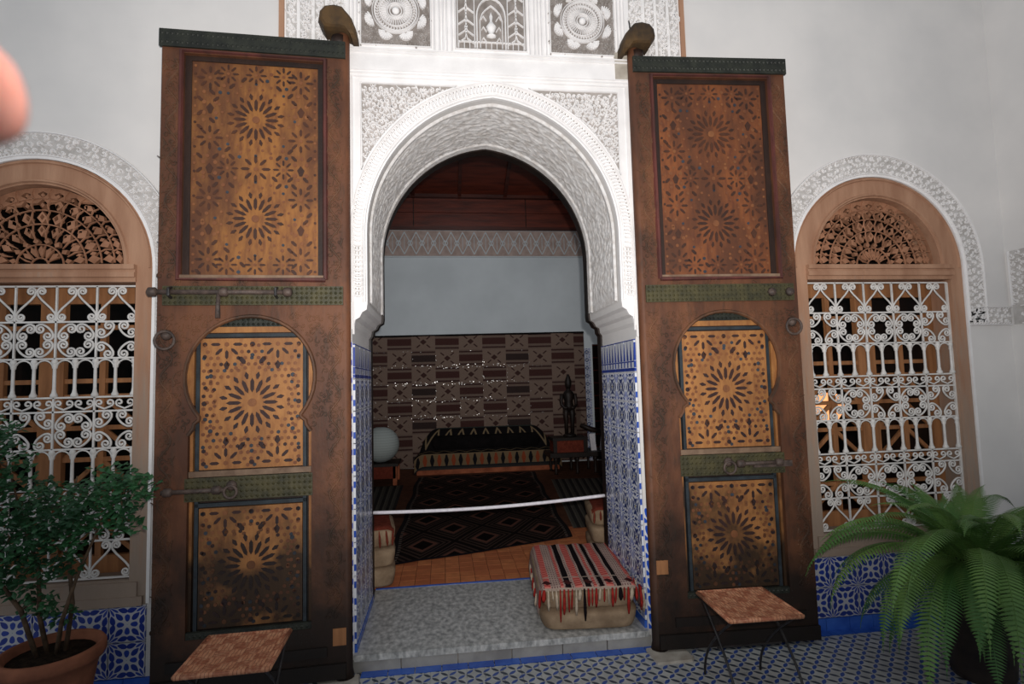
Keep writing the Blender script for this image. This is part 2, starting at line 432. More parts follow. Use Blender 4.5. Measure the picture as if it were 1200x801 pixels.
def paper_mat():
    g = Mat('paper_lantern', .9, .1); x, y, z = g.obj()
    rib = ((z*26.0).fract() < .12); g.col(g.mix(rib, rgb(186,194,192), rgb(158,166,164))); return g.mt
M['paper'] = paper_mat()
def skin_mat():
    g = Mat('skin', .5, .4); g.b.inputs['Subsurface Weight'].default_value = .2; g.b.inputs['Subsurface Radius'].default_value = (.01,.004,.002)
    g.col(g.mix(g.step(g.noise(60, 3), .3, .7), rgb(226,160,144), rgb(206,132,116))); return g.mt
M['skin'] = skin_mat()
def emit(n, c, st):
    g = Mat(n); g.b.inputs['Emission Color'].default_value = rgb(c); g.b.inputs['Emission Strength'].default_value = st; g.col(rgb(c)); return g.mt
M['bulb'] = emit('lit_lamp', (255,176,118), 1.3)
M['sequin'] = Mat('silver_sequin', .26, .5, 1.0).col(rgb(190,188,186)).mt
M['fern_pot'] = two('dark_glazed_pot', (58,48,42), (36,30,28), 9, .5, .4, .1)
def soffit_mat():
    g = Mat('carved_soffit_stucco', .85, .15); n = g.noise(22, 5); c = g.mix(g.step(n, .42, .62), rgb(240,237,235), rgb(216,210,205)); g.col(c).bump(g.noise(90, 3), .3, .006); return g.mt
M['soffit'] = soffit_mat()
M['sp_ground'] = two('spandrel_ground', (176,169,165), (152,145,140), 14, .95, .1, .3, 60)  # ground between spandrel curls, tinted for recess shade and dirt
M['clay_pot'] = two('clay_pot', (150,96,72), (118,74,56), 7, .85, .15, .2, 40)

# ------------------------------------------------------------------ the setting
from mathutils import noise as mnoise
TH = .80                     # thickness of the courtyard wall
YB = 6.9                     # back wall of the room
XR = 3.86                    # right-hand courtyard wall
XL = -5.2
ZS, AC, AR = 2.5, .095, .865 # pointed arch: spring height, centre offset, radius
def arch(off=0, n=22, z0=2.08):
    R_ = AR+off; amax = math.acos(AC/R_); pts = [(CX-(.77+off), z0)]
    for i in range(n+1):
        a = amax*i/n; pts.append((CX-(R_*math.cos(a)-AC), ZS+R_*math.sin(a)))
    return pts+[(2*CX-x, z) for x, z in reversed(pts[:-1])]
IMP = [(.86, 1.93), (.845, 1.95), (.84, 1.985), (.815, 2.0), (.80, 2.03), (.775, 2.045), (.77, 2.08)]
def doorway(off=0, z0=0.0, n=22):
    l = [(CX-.86-off, z0)]+[(CX-w-off, z) for w, z in IMP[:-1]]
    return l+arch(off, n)+[(2*CX-x, z) for x, z in reversed(l)]
WIN = {1: -2.235, 2: 2.90}
def winshape(cx, r, zb, zc=2.297, n=26, half=None):
    h = half or r
    return [(cx+h, zb)]+arcp((cx, zc), r, 0, PI, n)+[(cx-h, zb)]

wf = MB().prism([(XL, 0), (XR+.2, 0), (XR+.2, 5.6), (XL, 5.6)], 0, TH,
                [doorway()]+[winshape(WIN[k], .62, .45) for k in WIN])
wall = tag(wf.build('wall_front', M['plaster']), 'white plastered courtyard wall with the arched doorway', kind='structure')
mb = MB().box(XR, XR+.3, -7.0, 0, 0, 5.6)
wright = tag(mb.build('wall_right', M['plaster']), 'white plastered wall at the right-hand courtyard corner', kind='structure')
fb = MB().box(XL, XR, -7.0, 0, -.1, -.004)
floor = tag(fb.build('floor', M['floor_tile']), 'courtyard floor of small blue and white patterned tiles', kind='structure')
T_ = .1
tm = MB().prism([(-.0490, -.0490), (.0490, -.0490), (.0490, .0490), (-.0490, .0490)], -.004, .004)
tmm = MB(); tmm.v = [(x, z, -y) for x, y, z in tm.v]; tmm.f = tm.f
ft = tmm.mesh('tile', M['floor_tile'])
for i in range(37):
    for j in range(7):
        x = -.45+i*T_; y = -.13-j*T_
        if y < -.22-.16*(x+.5)-.1 or (x < 2.2 and y > -.08): continue
        inst('tile', ft, floor, (x, y, 0))
for i in range(12):                    # blue border strip along the threshold and the wall
    b_ = MB().box(-.072, .072, -.036, .036, -.003, .005)
    if i == 0: bm_ = b_.mesh('border_tile', M['blue_tile'])
    inst('border_tile', bm_, floor, (-.41+i*.149, -.040, 0))
for i in range(11): inst('border_tile', bm_, floor, (2.26+i*.149, -.04, 0))

# tiled dado under the windows
def square_tile(mat, t, d=.012, name='tile', g=.003):
    m_ = MB(); k = t/2-g
    m_.box(-k/t, k/t, -d, 0, -k/t, k/t); return m_.mesh(name, mat)
dt = square_tile(M['dado'], .186)
def tile_wall(me, t, x0, nx, z0, nz, parent, y=0, tz=None, names='tile'):
    for i in range(nx):
        for j in range(nz):
            inst(names, me, parent, (x0+(i+.5)*t, y, z0+(j+.5)*(tz or t)), scale=(t, 1, tz or t))
tile_wall(dt, .186, -2.73, 6, .078, 2, wall); tile_wall(dt, .186, 2.02, 9, .078, 2, wall)
sk = MB().box(-.5, .5, -.016, 0, -.5, .5).mesh('skirting_tile', M['blue_tile'])
for i in range(7): inst('skirting_tile', sk, wall, (-2.6+i*.16, 0, .039), scale=(.156, 1, .074))
for i in range(11): inst('skirting_tile', sk, wall, (2.1+i*.16, 0, .039), scale=(.156, 1, .074))

# tiles lining the doorway
jt = square_tile(M['jamb'], .19); ct = square_tile(M['crown_tile'], .19)
for s in (-1, 1):
    xf = CX+s*.86
    rz = s*-PI/2 if s > 0 else PI/2
    for i in range(4):
        for j in range(8):
            z = .145+.0+(j+.5)*.187
            inst('tile', jt, wall, (xf, .012+(i+.5)*.19, z), (0, 0, -s*PI/2), (.19, 1, .187))
        inst('crown_tile', ct, wall, (xf, .012+(i+.5)*.19, 1.641+.105), (0, 0, -s*PI/2), (.19, 1, .21))
        inst('skirting_tile', sk, wall, (xf, .012+(i+.5)*.19, .12), (0, 0, -s*PI/2), (.186, 1, .045))
et = square_tile(M['edge_tile'], .1, .006)
for s in (-1, 1):
    for j in range(17 if s < 0 else 7): inst('edge_tile', et, wall, (CX+s*.886, 0, .1+(j+.5)*.1035), scale=(.05, 1, .1035))

# marble threshold with a riser of separate slabs
th = empty('marble_threshold', (CX, .45, 0)); tag(th, 'grey veined marble threshold step in the doorway', 'step')
q = MB(); q.box(-.858, .858, -.475, .52, .066, .1); so = q.build('slab', M['marble'], th)
xs = [-.875, -.60, -.28, .03, .33, .60, .875]
for a, b in zip(xs, xs[1:]):
    MB().box(a+.003, b-.003, -.462, -.44, .0, .066).build('riser_slab', M['marble2'], th)
MB().box(-.858, .858, -.44, .52, .0, .066).build('core', M['stone'], th)
MB().box(-.858, .858, .52, .545, .0, .104).build('edge_strip', M['blue_tile'], th)

# ---- stucco: curls that fill a region
def curls(mb, test, x0, x1, z0, z1, step, y, r, w, h, seed=1):
    rnd = random.Random(seed); nx = max(1, int((x1-x0)/step)); nz = max(1, int((z1-z0)/step))
    for i in range(nx+1):
        for j in range(nz+1):
            x = x0+(i+.5*(j % 2))*step+rnd.uniform(-.15,.15)*step; z = z0+j*step+rnd.uniform(-.15,.15)*step
            if not test(x, z): continue
            sg = rnd.choice((-1, 1)); a = rnd.uniform(0, 2*PI)
            pts = spiral((x, z), r*rnd.uniform(.8,1.15), a, rnd.uniform(.8,1.2), sg, 9, .8)
            e = pts[0]; a2 = a-sg*rnd.uniform(.5,1.2); pts = [(e[0]+r*.9*math.cos(a2), e[1]+r*.9*math.sin(a2))]+pts
            mb.ridge(pts, w, y, h)
            a3 = rnd.uniform(0, 2*PI); c = (x+step*.5*math.cos(a3), z+step*.5*math.sin(a3))
            if test(*c): mb.ridge([c, (c[0]+r*.5*math.cos(a3+1), c[1]+r*.5*math.sin(a3+1)), (c[0]+r*math.cos(a3+1.3), c[1]+r*math.sin(a3+1.3))], w*1.5, y, h)
def inpoly(poly):
    def t(x, z):
        c = False; n = len(poly)
        for i in range(n):
            (x1, z1), (x2, z2) = poly[i], poly[i-1]
            if (z1 > z) != (z2 > z) and x < (x2-x1)*(z-z1)/(z2-z1)+x1: c = not c
        return c
    return t
def fit(pts, mb_name, *a): pass

# arch surround: frame, archivolt, spandrels
XA, XB = CX-.905, CX+.905
outer = arch(.095, 30, 1.93)
frame = MB()
fo = [(XA, 1.88), (XA, 3.50), (XB, 3.50), (XB, 1.88)]
sp_in = [(CX-.80, 3.425), (CX+.80, 3.425)]
# front sheet of stucco around the arch (with the two spandrels cut out)
def spandrel(s):
    pts = []
    for x, z in arch(.105, 40):
        u = (x-CX)*s
        if u < .02 or z < 2.62 or u > .80: continue
        pts.append((u, z))
    pts.sort(key=lambda p: p[0])
    pts = [p for p in pts if p[1] < 3.415]
    poly = pts+[(.80, 3.425), (pts[0][0]-.02, 3.425)]
    return [(CX+s*u, z) for u, z in poly]
spL, spR = spandrel(-1), spandrel(1)
dw = [p for p in doorway(0) if p[1] > 1.86]
ring = [(XA, 1.86), (CX-.86, 1.86)]+[p for p in doorway(0)[1:-1]]+[(CX+.86, 1.86), (XB, 1.86), (XB, 3.50), (XA, 3.50)]
o = MB().prism(ring, -.022, 0, [spL, spR]).build('arch_surround', M['stucco'], wall)
for poly in (spL, spR):
    MB().prism(poly, -.004, -.001).build('spandrel_ground', M['sp_ground'], wall)
    m_ = MB(); t = inpoly(poly); xs_ = [p[0] for p in poly]; zs_ = [p[1] for p in poly]
    curls(m_, t, min(xs_), max(xs_), min(zs_), max(zs_), .034, -.004, .0165, .010, .014, 5)
    m_.build('arabesque', M['stucco'], wall, kind='stuff')
    bd = MB(); bd.ridge(poly+[poly[0]], .014, -.022, .008, 1); bd.build('spandrel_moulding', M['stucco'], wall)
mo = MB()
for off, w, h in ((.098, .012, .012), (.088, .008, .008), (.016, .018, .012), (.03, .008, .007)):
    mo.ridge(arch(off, 44, 2.09), w, -.022, h, 1)
for xa, w in ((XA+.015, .02), (XA+.055, .014)):
    mo.ridge([(xa, 1.90), (xa, 3.46 if w < .02 else 3.485), (2*CX-xa, 3.46 if w < .02 else 3.485), (2*CX-xa, 1.90)], w, -.022, .01, 1)
mo.build('arch_moulding', M['stucco'], wall)
# row of little carved teeth round the arch
tp = arch(.058, 60, 2.11); teeth = MB(); gr = MB()
L = 0
for (x1, z1), (x2, z2) in zip(tp, tp[1:]):
    l = math.hypot(x2-x1, z2-z1); n = max(1, round(l/.03))
    for k in range(n):
        t = (k+.5)/n; x = x1+(x2-x1)*t; z = z1+(z2-z1)*t; dx, dz = (x2-x1)/l, (z2-z1)/l; nx, nz = -dz, dx
        teeth.ridge([(x-nx*.022, z-nz*.022), (x, z), (x+nx*.02+dx*.008, z+nz*.02+dz*.008)], .016, -.022, .011, .8)
        gr.ridge([(x+dx*.014+nx*.016, z+dz*.014+nz*.016), (x+dx*.014+nx*.024, z+dz*.014+nz*.024)], .008, -.022, .002, 1)
teeth.build('archivolt_teeth', M['stucco'], wall, kind='stuff'); gr.build('archivolt_gaps', M['ground'], wall, kind='stuff')
# small carved panels on the arch legs
for s in (-1, 1):
    lp = MB()
    for j in range(11):
        for i in range(3): lp.ridge([(CX+s*(.80+.018*i), 2.13+j*.027), (CX+s*(.80+.018*i), 2.147+j*.027)], .009, -.022, .005, 1)
    lp.build('leg_studs', M['ground_light'], wall, kind='stuff')
# carved soffit
sp = arch(-.004, 70, 2.09)
cum = [0]
for a, b in zip(sp, sp[1:]): cum.append(cum[-1]+math.hypot(b[0]-a[0], b[1]-a[1]))
def relief(s_, y):
    a = mnoise.noise((s_*16, y*16, 0)); b = mnoise.noise((s_*42, y*42, 7))
    return .005*min(1, max(0, 1-abs(a)*5))+.0025*min(1, max(0, 1-abs(b)*4))
def soff(u, v):
    t = u*cum[-1]; k = 0
    k = min(len(cum)-2, next((i for i in range(len(cum)-1) if cum[i+1] >= t-1e-9), len(cum)-2))
    f = (t-cum[k])/(cum[k+1]-cum[k]); x = sp[k][0]+(sp[k+1][0]-sp[k][0])*f; z = sp[k][1]+(sp[k+1][1]-sp[k][1])*f
    y = .03+v*.66; e = min(1, min(v, 1-v)*12, min(u, 1-u)*20); d = .004+ (e*relief(t, y) if .06 < v < .9 else (.012 if v >= .9 or .02 < v <= .06 else 0))
    dx, dz = CX-x, 2.35-z; l = math.hypot(dx, dz); return (x+dx/l*d, y, z+dz/l*d)
MB().grid(soff, 420, 90).build('carved_soffit', M['soffit'], wall, smooth=True)
# dark inner door frame at the back of the reveal
MB().prism(doorway(.0, .1)+list(reversed(doorway(-.014, .1))), TH-.07, TH+.02).build('inner_frame', M['dark_wood'], wall)

# plain lintel band and its mouldings, carved panels above
up = MB(); up.box(XA, XB, -.018, 0, 3.50, 3.632); up.build('lintel_band', M['stucco'], wall)
lm = MB()
for z in (3.505, 3.62, 3.64): lm.ridge([(XA, z), (XB, z)], .014, -.018, .012, 1)
lm.build('lintel_moulding', M['stucco'], wall)
MB().box(CX-1.245, CX+1.245, -.006, 0, 3.636, 4.45).build('carved_field', M['stucco'], wall)
for s in (-1, 1):
    MB().box(CX+s*1.245, CX+s*1.275, -.02, 0, 3.3, 4.45).build('wood_fillet', M['cedar'], wall)
    # carved vertical bands on each side
    for (a, b, sd) in ((.90, .985, 3), (1.01, 1.07, 4), (1.09, 1.155, 5), (1.175, 1.235, 6)):
        x0, x1 = sorted((CX+s*a, CX+s*b))
        MB().box(x0, x1, -.009, -.005, 3.3 if a > .905 else 3.64, 4.42).build('band_ground', M['ground_light'], wall)
        m_ = MB(); curls(m_, lambda x, z: x0+.004 < x < x1-.004, x0, x1, 3.65, 4.40, .03, -.009, .014, .010, .010, sd); m_.build('band_arabesque', M['stucco'], wall, kind='stuff')
def rosette_stucco(cx, cz):
    ro = empty('carved_rosette', (cx, 0, cz)); ro.parent = wall
    MB().box(-.212, .212, -.008, -.004, -.222, .36).build('panel_ground', M['ground'], ro)
    c_ = MB().lathe([(.0, .030), (.012, .028), (.022, .02), (.024, .0)], 14, R=Matrix.Rotation(PI/2, 3, 'X'), c=(0, -.004, 0)); c_.build('boss', M['stucco'], ro, smooth=True)
    rg = MB()
    for r, w in ((.036, .008), (.05, .008), (.098, .007), (.128, .01), (.142, .006)):
        rg.ridge(arcp((0, 0), r, 0, 2*PI, 40), w, -.008, .014, 1)
    rg.build('ring', M['stucco'], ro)
    rb = MB().ridge([(.055, 0), (.075, 0), (.097, 0)], .0085, -.008, .014, .5).mesh('rib', M['stucco'])
    for k in range(36): inst('rib', rb, ro, rot=(0, -2*PI*k/36, 0))
    br = MB()
    for k in range(40):
        a = 2*PI*k/40
        br.ridge([(.103*math.cos(a), .103*math.sin(a)), (.113*math.cos(a+.09), .113*math.sin(a+.09)), (.124*math.cos(a), .124*math.sin(a))], .007, -.008, .012)
    br.build('braid', M['stucco'], ro, kind='stuff')
    sh = MB()
    for k in range(-4, 5):
        a = k*PI/9.5
        sh.ridge([(.012*math.cos(a), .012*math.sin(a)), (.032*math.cos(a), .032*math.sin(a)), (.046*math.cos(a), .046*math.sin(a))], .0165, -.008, .018, .75)
    sh.ridge(arcp((0, 0), .012, -PI/2, PI/2, 8), .012, -.008, .02, 1)
    shm = sh.mesh('shell', M['stucco'])
    for k in range(8):
        a = 2*PI*(k+.5)/8
        inst('shell', shm, ro, (.152*math.cos(a), 0, .152*math.sin(a)), (0, -a, 0))
    fill = MB(); curls(fill, lambda x, z: math.hypot(x, z) > .155 and min(math.hypot(x-.17*math.cos(2*PI*(k+.5)/8), z-.17*math.sin(2*PI*(k+.5)/8)) for k in range(8)) > .045, -.20, .20, -.21, .35, .032, -.008, .011, .007, .01, 9)
    fill.build('filling', M['sp_ground'], ro, kind='stuff')
    fr = MB()
    for d in (.0, .022): fr.ridge([(-.212-d, .36), (-.212-d, -.222-d), (.212+d, -.222-d), (.212+d, .36)], .014, -.006, .014, 1)
    fr.build('panel_moulding', M['stucco'], ro)
rosette_stucco(CX-.588, 3.893); rosette_stucco(CX+.588, 3.893)
# middle panel: blind tracery with a little vase
tr = empty('carved_tracery', (CX, 0, 3.66)); tr.parent = wall
MB().box(-.222, .222, -.008, -.004, .012, .70).build('panel_ground', M['ground'], tr)
t_ = MB()
def R2(p, w=.011): t_.ridge(p, w, -.008, .013, 1)
for s in (-1, 1):
    R2([(s*.09, .02), (s*.09, .23)]+[(s*(.09-.09*(1-math.cos(a))), .23+.12*math.sin(a)) for a in (.3, .6, .9, 1.2, 1.5)])
    R2([(s*.105, .02), (s*.105, .5)], .008)
    R2([(s*.07, .02), (s*.07, .2)], .007); R2([(s*.07, .2)]+[(s*(.07-.07*t), .2+.1*math.sqrt(t)) for t in (.2, .5, .8, 1)], .008)
    for zz in (.05, .10, .17, .25, .34):
        R2([(s*.11, zz), (s*.15, zz+.03), (s*.16, zz+.07), (s*.15, zz+.11)], .008); R2([(s*.205, zz), (s*.165, zz+.03), (s*.155, zz+.07), (s*.165, zz+.11)], .008)
    R2([(s*.21, .02), (s*.21, .6)], .008)
    for zz in (.06, .13, .2): R2([(s*.03, zz), (s*.05, zz+.03), (s*.06, zz+.01)], .007)
for k in range(-6, 7): R2([(k*.034, .02), (k*.034, .06)], .007)
R2([(-.21, .06), (.21, .06)], .007)
t_.build('tracery', M['stucco'], tr)
MB().lathe([(.0, 0), (.026, .004), (.032, .012), (.012, .024), (.024, .05), (.034, .07), (.02, .09), (.008, .11), (.012, .14), (.0, .175)], 14, c=(0, -.01, .09)).build('vase', M['stucco'], tr, smooth=True)
fr = MB()
for d in (.0, .022): fr.ridge([(-.224-d, .68), (-.224-d, .01-d), (.224+d, .01-d), (.224+d, .68)], .014, -.006, .014, 1)
fr.build('panel_moulding', M['stucco'], tr)
cl = MB()
for s in (-1, 1):
    for xx in (.278, .300, .322): cl.ridge([(CX+s*xx, 3.65), (CX+s*xx, 4.4)], .012, -.006, .012, 1)
    for xx in (.845, .868): cl.ridge([(CX+s*xx, 3.65), (CX+s*xx, 4.4)], .012, -.006, .012, 1)
cl.build('colonnettes', M['stucco'], wall)

# ---- windows
def curl_band(mb, path, w, y, pitch, seed):
    """two running vines with spirals along a centre path"""
    rnd = random.Random(seed); cu = [0]
    for a, b in zip(path, path[1:]): cu.append(cu[-1]+math.hypot(b[0]-a[0], b[1]-a[1]))
    def at(t):
        t = max(0, min(cu[-1]-1e-6, t)); k = next(i for i in range(len(cu)-1) if cu[i+1] >= t)
        f = (t-cu[k])/(cu[k+1]-cu[k]); a, b = path[k], path[k+1]; l = cu[k+1]-cu[k]
        return a[0]+(b[0]-a[0])*f, a[1]+(b[1]-a[1])*f, (b[0]-a[0])/l, (b[1]-a[1])/l
    def P(t, d):
        x, z, tx, tz = at(t); return (x-tz*d, z+tx*d)
    n = int(cu[-1]/pitch)
    for k in range(n):
        t0 = (k+.5)*pitch
        for row in (-1, 0, 1):
            c = P(t0+(pitch*.5 if row == 0 else 0), row*w*.27); a = rnd.uniform(0, 6.3); sg = 1 if (k+row) % 2 else -1
            mb.ridge(spiral(c, w*.125, a, 1.0, sg, 9, .8), w*.055, y, .011)
            a3 = rnd.uniform(0, 6.3); mb.ridge([c, (c[0]+w*.19*math.cos(a3), c[1]+w*.19*math.sin(a3))], w*.065, y, .011)
    for d in (-.47, .47):
        mb.ridge([P(cu[-1]*i/60, d*w) for i in range(61)], w*.07, y, .014, 1)
    for d in (-.40, .40):
        for k in range(int(cu[-1]/(pitch*.42))):
            t0 = k*pitch*.42; mb.ridge([P(t0, d*w-.3*w*.1), P(t0+pitch*.2, d*w+.3*w*.1)], w*.06, y, .008)
def bandpoly(path_in, path_out): return path_in+list(reversed(path_out))

def c_scroll(rot, R_=.0965, half=.41, r=.0052):
    a0 = rot-half; a1 = rot+half; p0 = (R_*math.cos(a0), R_*math.sin(a0)); p1 = (R_*math.cos(a1), R_*math.sin(a1)); q = .028
    c1 = ((R_-q)*math.cos(a1), (R_-q)*math.sin(a1)); c0 = ((R_-q)*math.cos(a0), (R_-q)*math.sin(a0))
    e1 = spiral(c1, q, a1, 1.6, 1, 18, .86); e0 = spiral(c0, q, a0, 1.6, -1, 18, .86)
    return list(reversed(e0))+arcp((0, 0), R_, a0, a1, 8)[1:-1]+e1
def up3(pts): return [(x, 0, z) for x, z in pts]
GR = {}
GR['c'] = MB().tube(up3(c_scroll(PI/4)), .0064, 5).mesh('scroll', M['white_iron'], True)
q_ = .024
GR['s'] = MB().tube(up3(list(reversed(spiral((.025, .072), q_, 0, 1.6, 1, 18, .86)))+[(.044, .05), (.024, .024), (-.024, -.024), (-.044, -.05)]+spiral((-.025, -.072), q_, PI, 1.6, 1, 18, .86)), .0062, 5).mesh('scroll', M['white_iron'], True)
GR['t'] = MB().tube(up3(list(reversed(spiral((-.027, .006), .022, PI/2*3, 1.2, -1, 12, .78)))+[(0, -.028)]+spiral((.027, .006), .022, -PI/2, 1.2, 1, 12, .78)), .0058, 5).mesh('scroll', M['white_iron'], True)
GR['b'] = MB().lathe([(.008, -.105), (.0185, -.104), (.0185, -.092), (.012, -.08), (.009, -.06), (.0085, .05), (.0125, .066), (.009, .072), (.016, .084), (.016, .096), (.009, .105)], 8).mesh('baluster', M['white_iron'], True)
HALF = .519; CW = 2*HALF/5
ROWS = [('S', .200), ('C1', .205), ('B', .215), ('T', .078), ('C2', .205), ('B', .215), ('T', .078), ('C1', .205), ('S', .200)]
ROWTOP = 2.198
def window(k, cx, cats):
    wn = empty('window_%d' % k, (cx, 0, 0)); tag(wn, cats, kind='structure')
    def P(mb): return mb
    # outer cedar frame
    hole = [(-.46, 2.312)]+[(x, z) for x, z in reversed(arcp((0, 2.312), .46, 0, PI, 26))][1:-1]+[(.46, 2.312)]
    MB().prism(winshape(0, .615, .452), .0, .16, [list(hole), [(-HALF-.006, .585), (HALF+.006, .585), (HALF+.006, 2.215), (-HALF-.006, 2.215)]]).build('frame', M['cedar'], wn)
    m_ = MB()
    m_.ridge(arcp((0, 2.297), .60, 0, PI, 40), .016, .0, .012, 1); m_.ridge(arcp((0, 2.312), .478, 0, PI, 40), .02, .0, .014, 1)
    m_.build('frame_moulding', M['cedar'], wn, label='round moulding of the cedar arch')
    lb = MB()
    for z0, z1, d in ((2.215, 2.24, .014), (2.24, 2.268, .03), (2.268, 2.285, .02), (2.285, 2.312, .034)): lb.box(-.53, .53, -d, .0, z0, z1)
    lb.build('lintel', M['cedar'], wn)
    sl = MB(); sl.box(-.60, .60, -.02, .02, .452, .50); sl.box(-.57, .57, -.012, .02, .50, .575); sl.build('sill', M['cedar'], wn)
    # pierced carved lunette: ring on ring of leaf-shaped holes
    holes = []; cz = 2.318
    def leaf(r0, r1, a, wd, sh=.5):
        ca, sa = math.cos(a), math.sin(a); rm = r0+(r1-r0)*sh
        return [(r0*ca, cz+r0*sa), (rm*ca+wd*sa, cz+rm*sa-wd*ca), (r1*ca, cz+r1*sa), (rm*ca-wd*sa, cz+rm*sa+wd*ca)]
    for n, r0, r1, wd, off, sh in ((7, .055, .118, .014, .5, .6), (8, .128, .165, .015, 0.5, .4), (9, .17, .235, .021, .5, .55), (10, .19, .225, .009, 0, .5), (11, .245, .315, .026, .5, .45), (12, .262, .30, .012, 0, .5),
                                   (13, .325, .385, .024, .5, .6), (14, .335, .365, .012, 0, .5), (15, .392, .43, .028, .5, .6), (16, .395, .42, .012, 0, .5)):
        for i in range(n+1 if off == 0 else n):
            a = PI*(i+off)/n
            if a < .09 or a > PI-.09: continue
            p = leaf(r0, r1, a, wd, sh)
            if min(z for x, z in p) < cz+.012: continue
            holes.append(p)
    rim = [(-.457, cz)]+list(reversed(arcp((0, cz-.006), .457, 0, PI, 30)))[1:-1]+[(.457, cz)]
    lun = MB().prism(rim, .05, .078, holes); lun.build('lunette', M['cedar_carved'], wn)
    lr = MB()
    for n, r0, r1 in ((7, .04, .12), (9, .15, .24), (11, .235, .32), (13, .31, .39), (15, .38, .445)):
        for i in range(n+1):
            a = PI*i/n
            if .04 < a < PI-.04: lr.ridge([(r0*math.cos(a), cz+r0*math.sin(a)), ((r0+r1)/2*math.cos(a+.5/n), cz+(r0+r1)/2*math.sin(a+.5/n)), (r1*math.cos(a), cz+r1*math.sin(a))], .012, .05, .008)
    for r in (.045, .122, .24, .32, .388): lr.ridge(arcp((0, cz), r, .05, PI-.05, 30), .009, .05, .008, 1)
    lr.build('lunette_relief', M['cedar_carved'], wn)
    # inner casement: stiles, muntins and crossing bars, dark room behind
    ca = MB(); Y0, Y1 = .165, .205
    for x0, x1 in ((-.56, -.47), (-.065, .065), (.47, .56)): ca.box(x0, x1, Y0, Y1, .56, 2.24)
    for z0, z1 in ((.56, .68), (2.12, 2.24)): ca.box(-.47, -.065, Y0+.003, Y1, z0, z1); ca.box(.065, .47, Y0+.003, Y1, z0, z1)
    ca.build('casement', M['casement'], wn)
    for s in (-1, 1):
        xa, xb = (s*.065, s*.47); xm = (xa+xb)/2
        MB().box(xm-.016, xm+.016, Y0+.006, Y1-.004, .68, 2.12).build('muntin', M['casement'], wn)
        for z in (.86, 1.03, 1.22, 1.40, 1.58, 1.67, 1.98):
            MB().box(xa, xb, Y0+.01, Y1-.006, z-.013, z+.013).build('muntin', M['casement'], wn)
        for za, zb in ((.68, .86), (1.03, 1.22), (1.40, 1.58), (1.22, 1.40)):
            for (p, r) in (((xa, za), (xm, zb)), ((xm, zb), (xb, za))):
                MB().bar(p, r, .024, Y0+.014, Y1-.01).build('muntin', M['casement'], wn)
    ll = MB()
    ll.prism(winshape(0, .619, .452), .165, TH+.02, [winshape(0, .60, .47)]); ll.build('added_shade_lining', M['dark_wood'], wn)  # lining added so the window depth looks unlit; dark colour stands for shade
    # white wrought-iron grille
    gb = MB(); yg = .03; tz = ROWTOP
    zs = [tz]
    for nm, h in ROWS: zs.append(zs[-1]-h)
    for i, z in enumerate(zs): gb.box(-HALF, HALF, yg-.005, yg+.005, z-.0048, z+.0048)
    for i in range(6):
        x = -HALF+i*CW
        for (nm, h), z in zip(ROWS, zs):
            if nm != 'B': gb.box(x-.0045, x+.0045, yg-.005, yg+.005, z-h, z)
    for x in (-HALF, HALF): gb.box(x-.006, x+.006, yg-.006, yg+.006, zs[-1], tz)
    for (nm, h), z in zip(ROWS, zs):
        if nm == 'B':
            for i in range(10):
                x = -HALF+(i+.5)*CW/2; gb.tube([(px, yg, pz) for px, pz in arcp((x, z-.052), .044, 0, PI, 8)], .0048, 4)
    g_ = gb.build('grille', M['white_iron'], wn)
    def put(me, x, z, ry=0, sc=None): inst(me.name.split('.')[0], me, g_, (x, yg, z), (0, ry, 0), sc)
    for (nm, h), z in zip(ROWS, zs):
        zc = z-h/2
        if nm in ('C1', 'C2'):
            for i in range(5):
                x = -HALF+(i+.5)*CW
                X = (i in (0, 4)) if nm == 'C1' else i % 2 == 0
                for qd in range(4):
                    if not X: put(GR['c'], x, zc, -qd*PI/2)
                    else:
                        a = PI/4+qd*PI/2; put(GR['c'], x+.147*math.cos(a), zc+.147*math.sin(a), -(qd*PI/2+PI))
        elif nm == 'S':
            for i in range(10): put(GR['s'], -HALF+(i+.5)*CW/2, zc, 0, (-1 if i % 2 else 1, 1, 1))
        elif nm == 'T':
            for i in range(10): put(GR['t'], -HALF+(i+.5)*CW/2, zc)
        else:
            for i in range(11):
                x = max(-HALF+.008, min(HALF-.008, -HALF+i*CW/2)); put(GR['b'], x, zc)
    # stucco surround on the wall
    ri, rou = .632, .772
    for s_ in (0,):
        pin = [(ri, 1.92)]+arcp((0, 2.297), ri, 0, PI, 36)+[(-ri, 1.92)]; pou = [(rou, 1.92)]+arcp((0, 2.297), rou, 0, PI, 36)+[(-rou, 1.92)]
        MB().prism(bandpoly(pin, pou), -.008, .0).build('surround_ground', M['ground_light'], wn)
        mid = [(.702, 1.93)]+arcp((0, 2.297), .702, 0, PI, 48)+[(-.702, 1.93)]
        cb = MB(); curl_band(cb, mid, .14, -.008, .05, 11); cb.build('surround_arabesque', M['stucco'], wn, kind='stuff')
        cr = MB(); cr.prism(bandpoly([(.617, .46)]+arcp((0, 2.297), .617, 0, PI, 36)+[(-.617, .46)], [(.634, .46)]+arcp((0, 2.297), .634, 0, PI, 36)+[(-.634, .46)]), -.012, .0); cr.build('surround_fillet', M['stucco'], wn)
    return wn
W1 = window(1, WIN[1], 'arched cedar window with white scroll grille behind the potted bush')
W2 = window(2, WIN[2], 'arched cedar window with white scroll grille behind the fern')
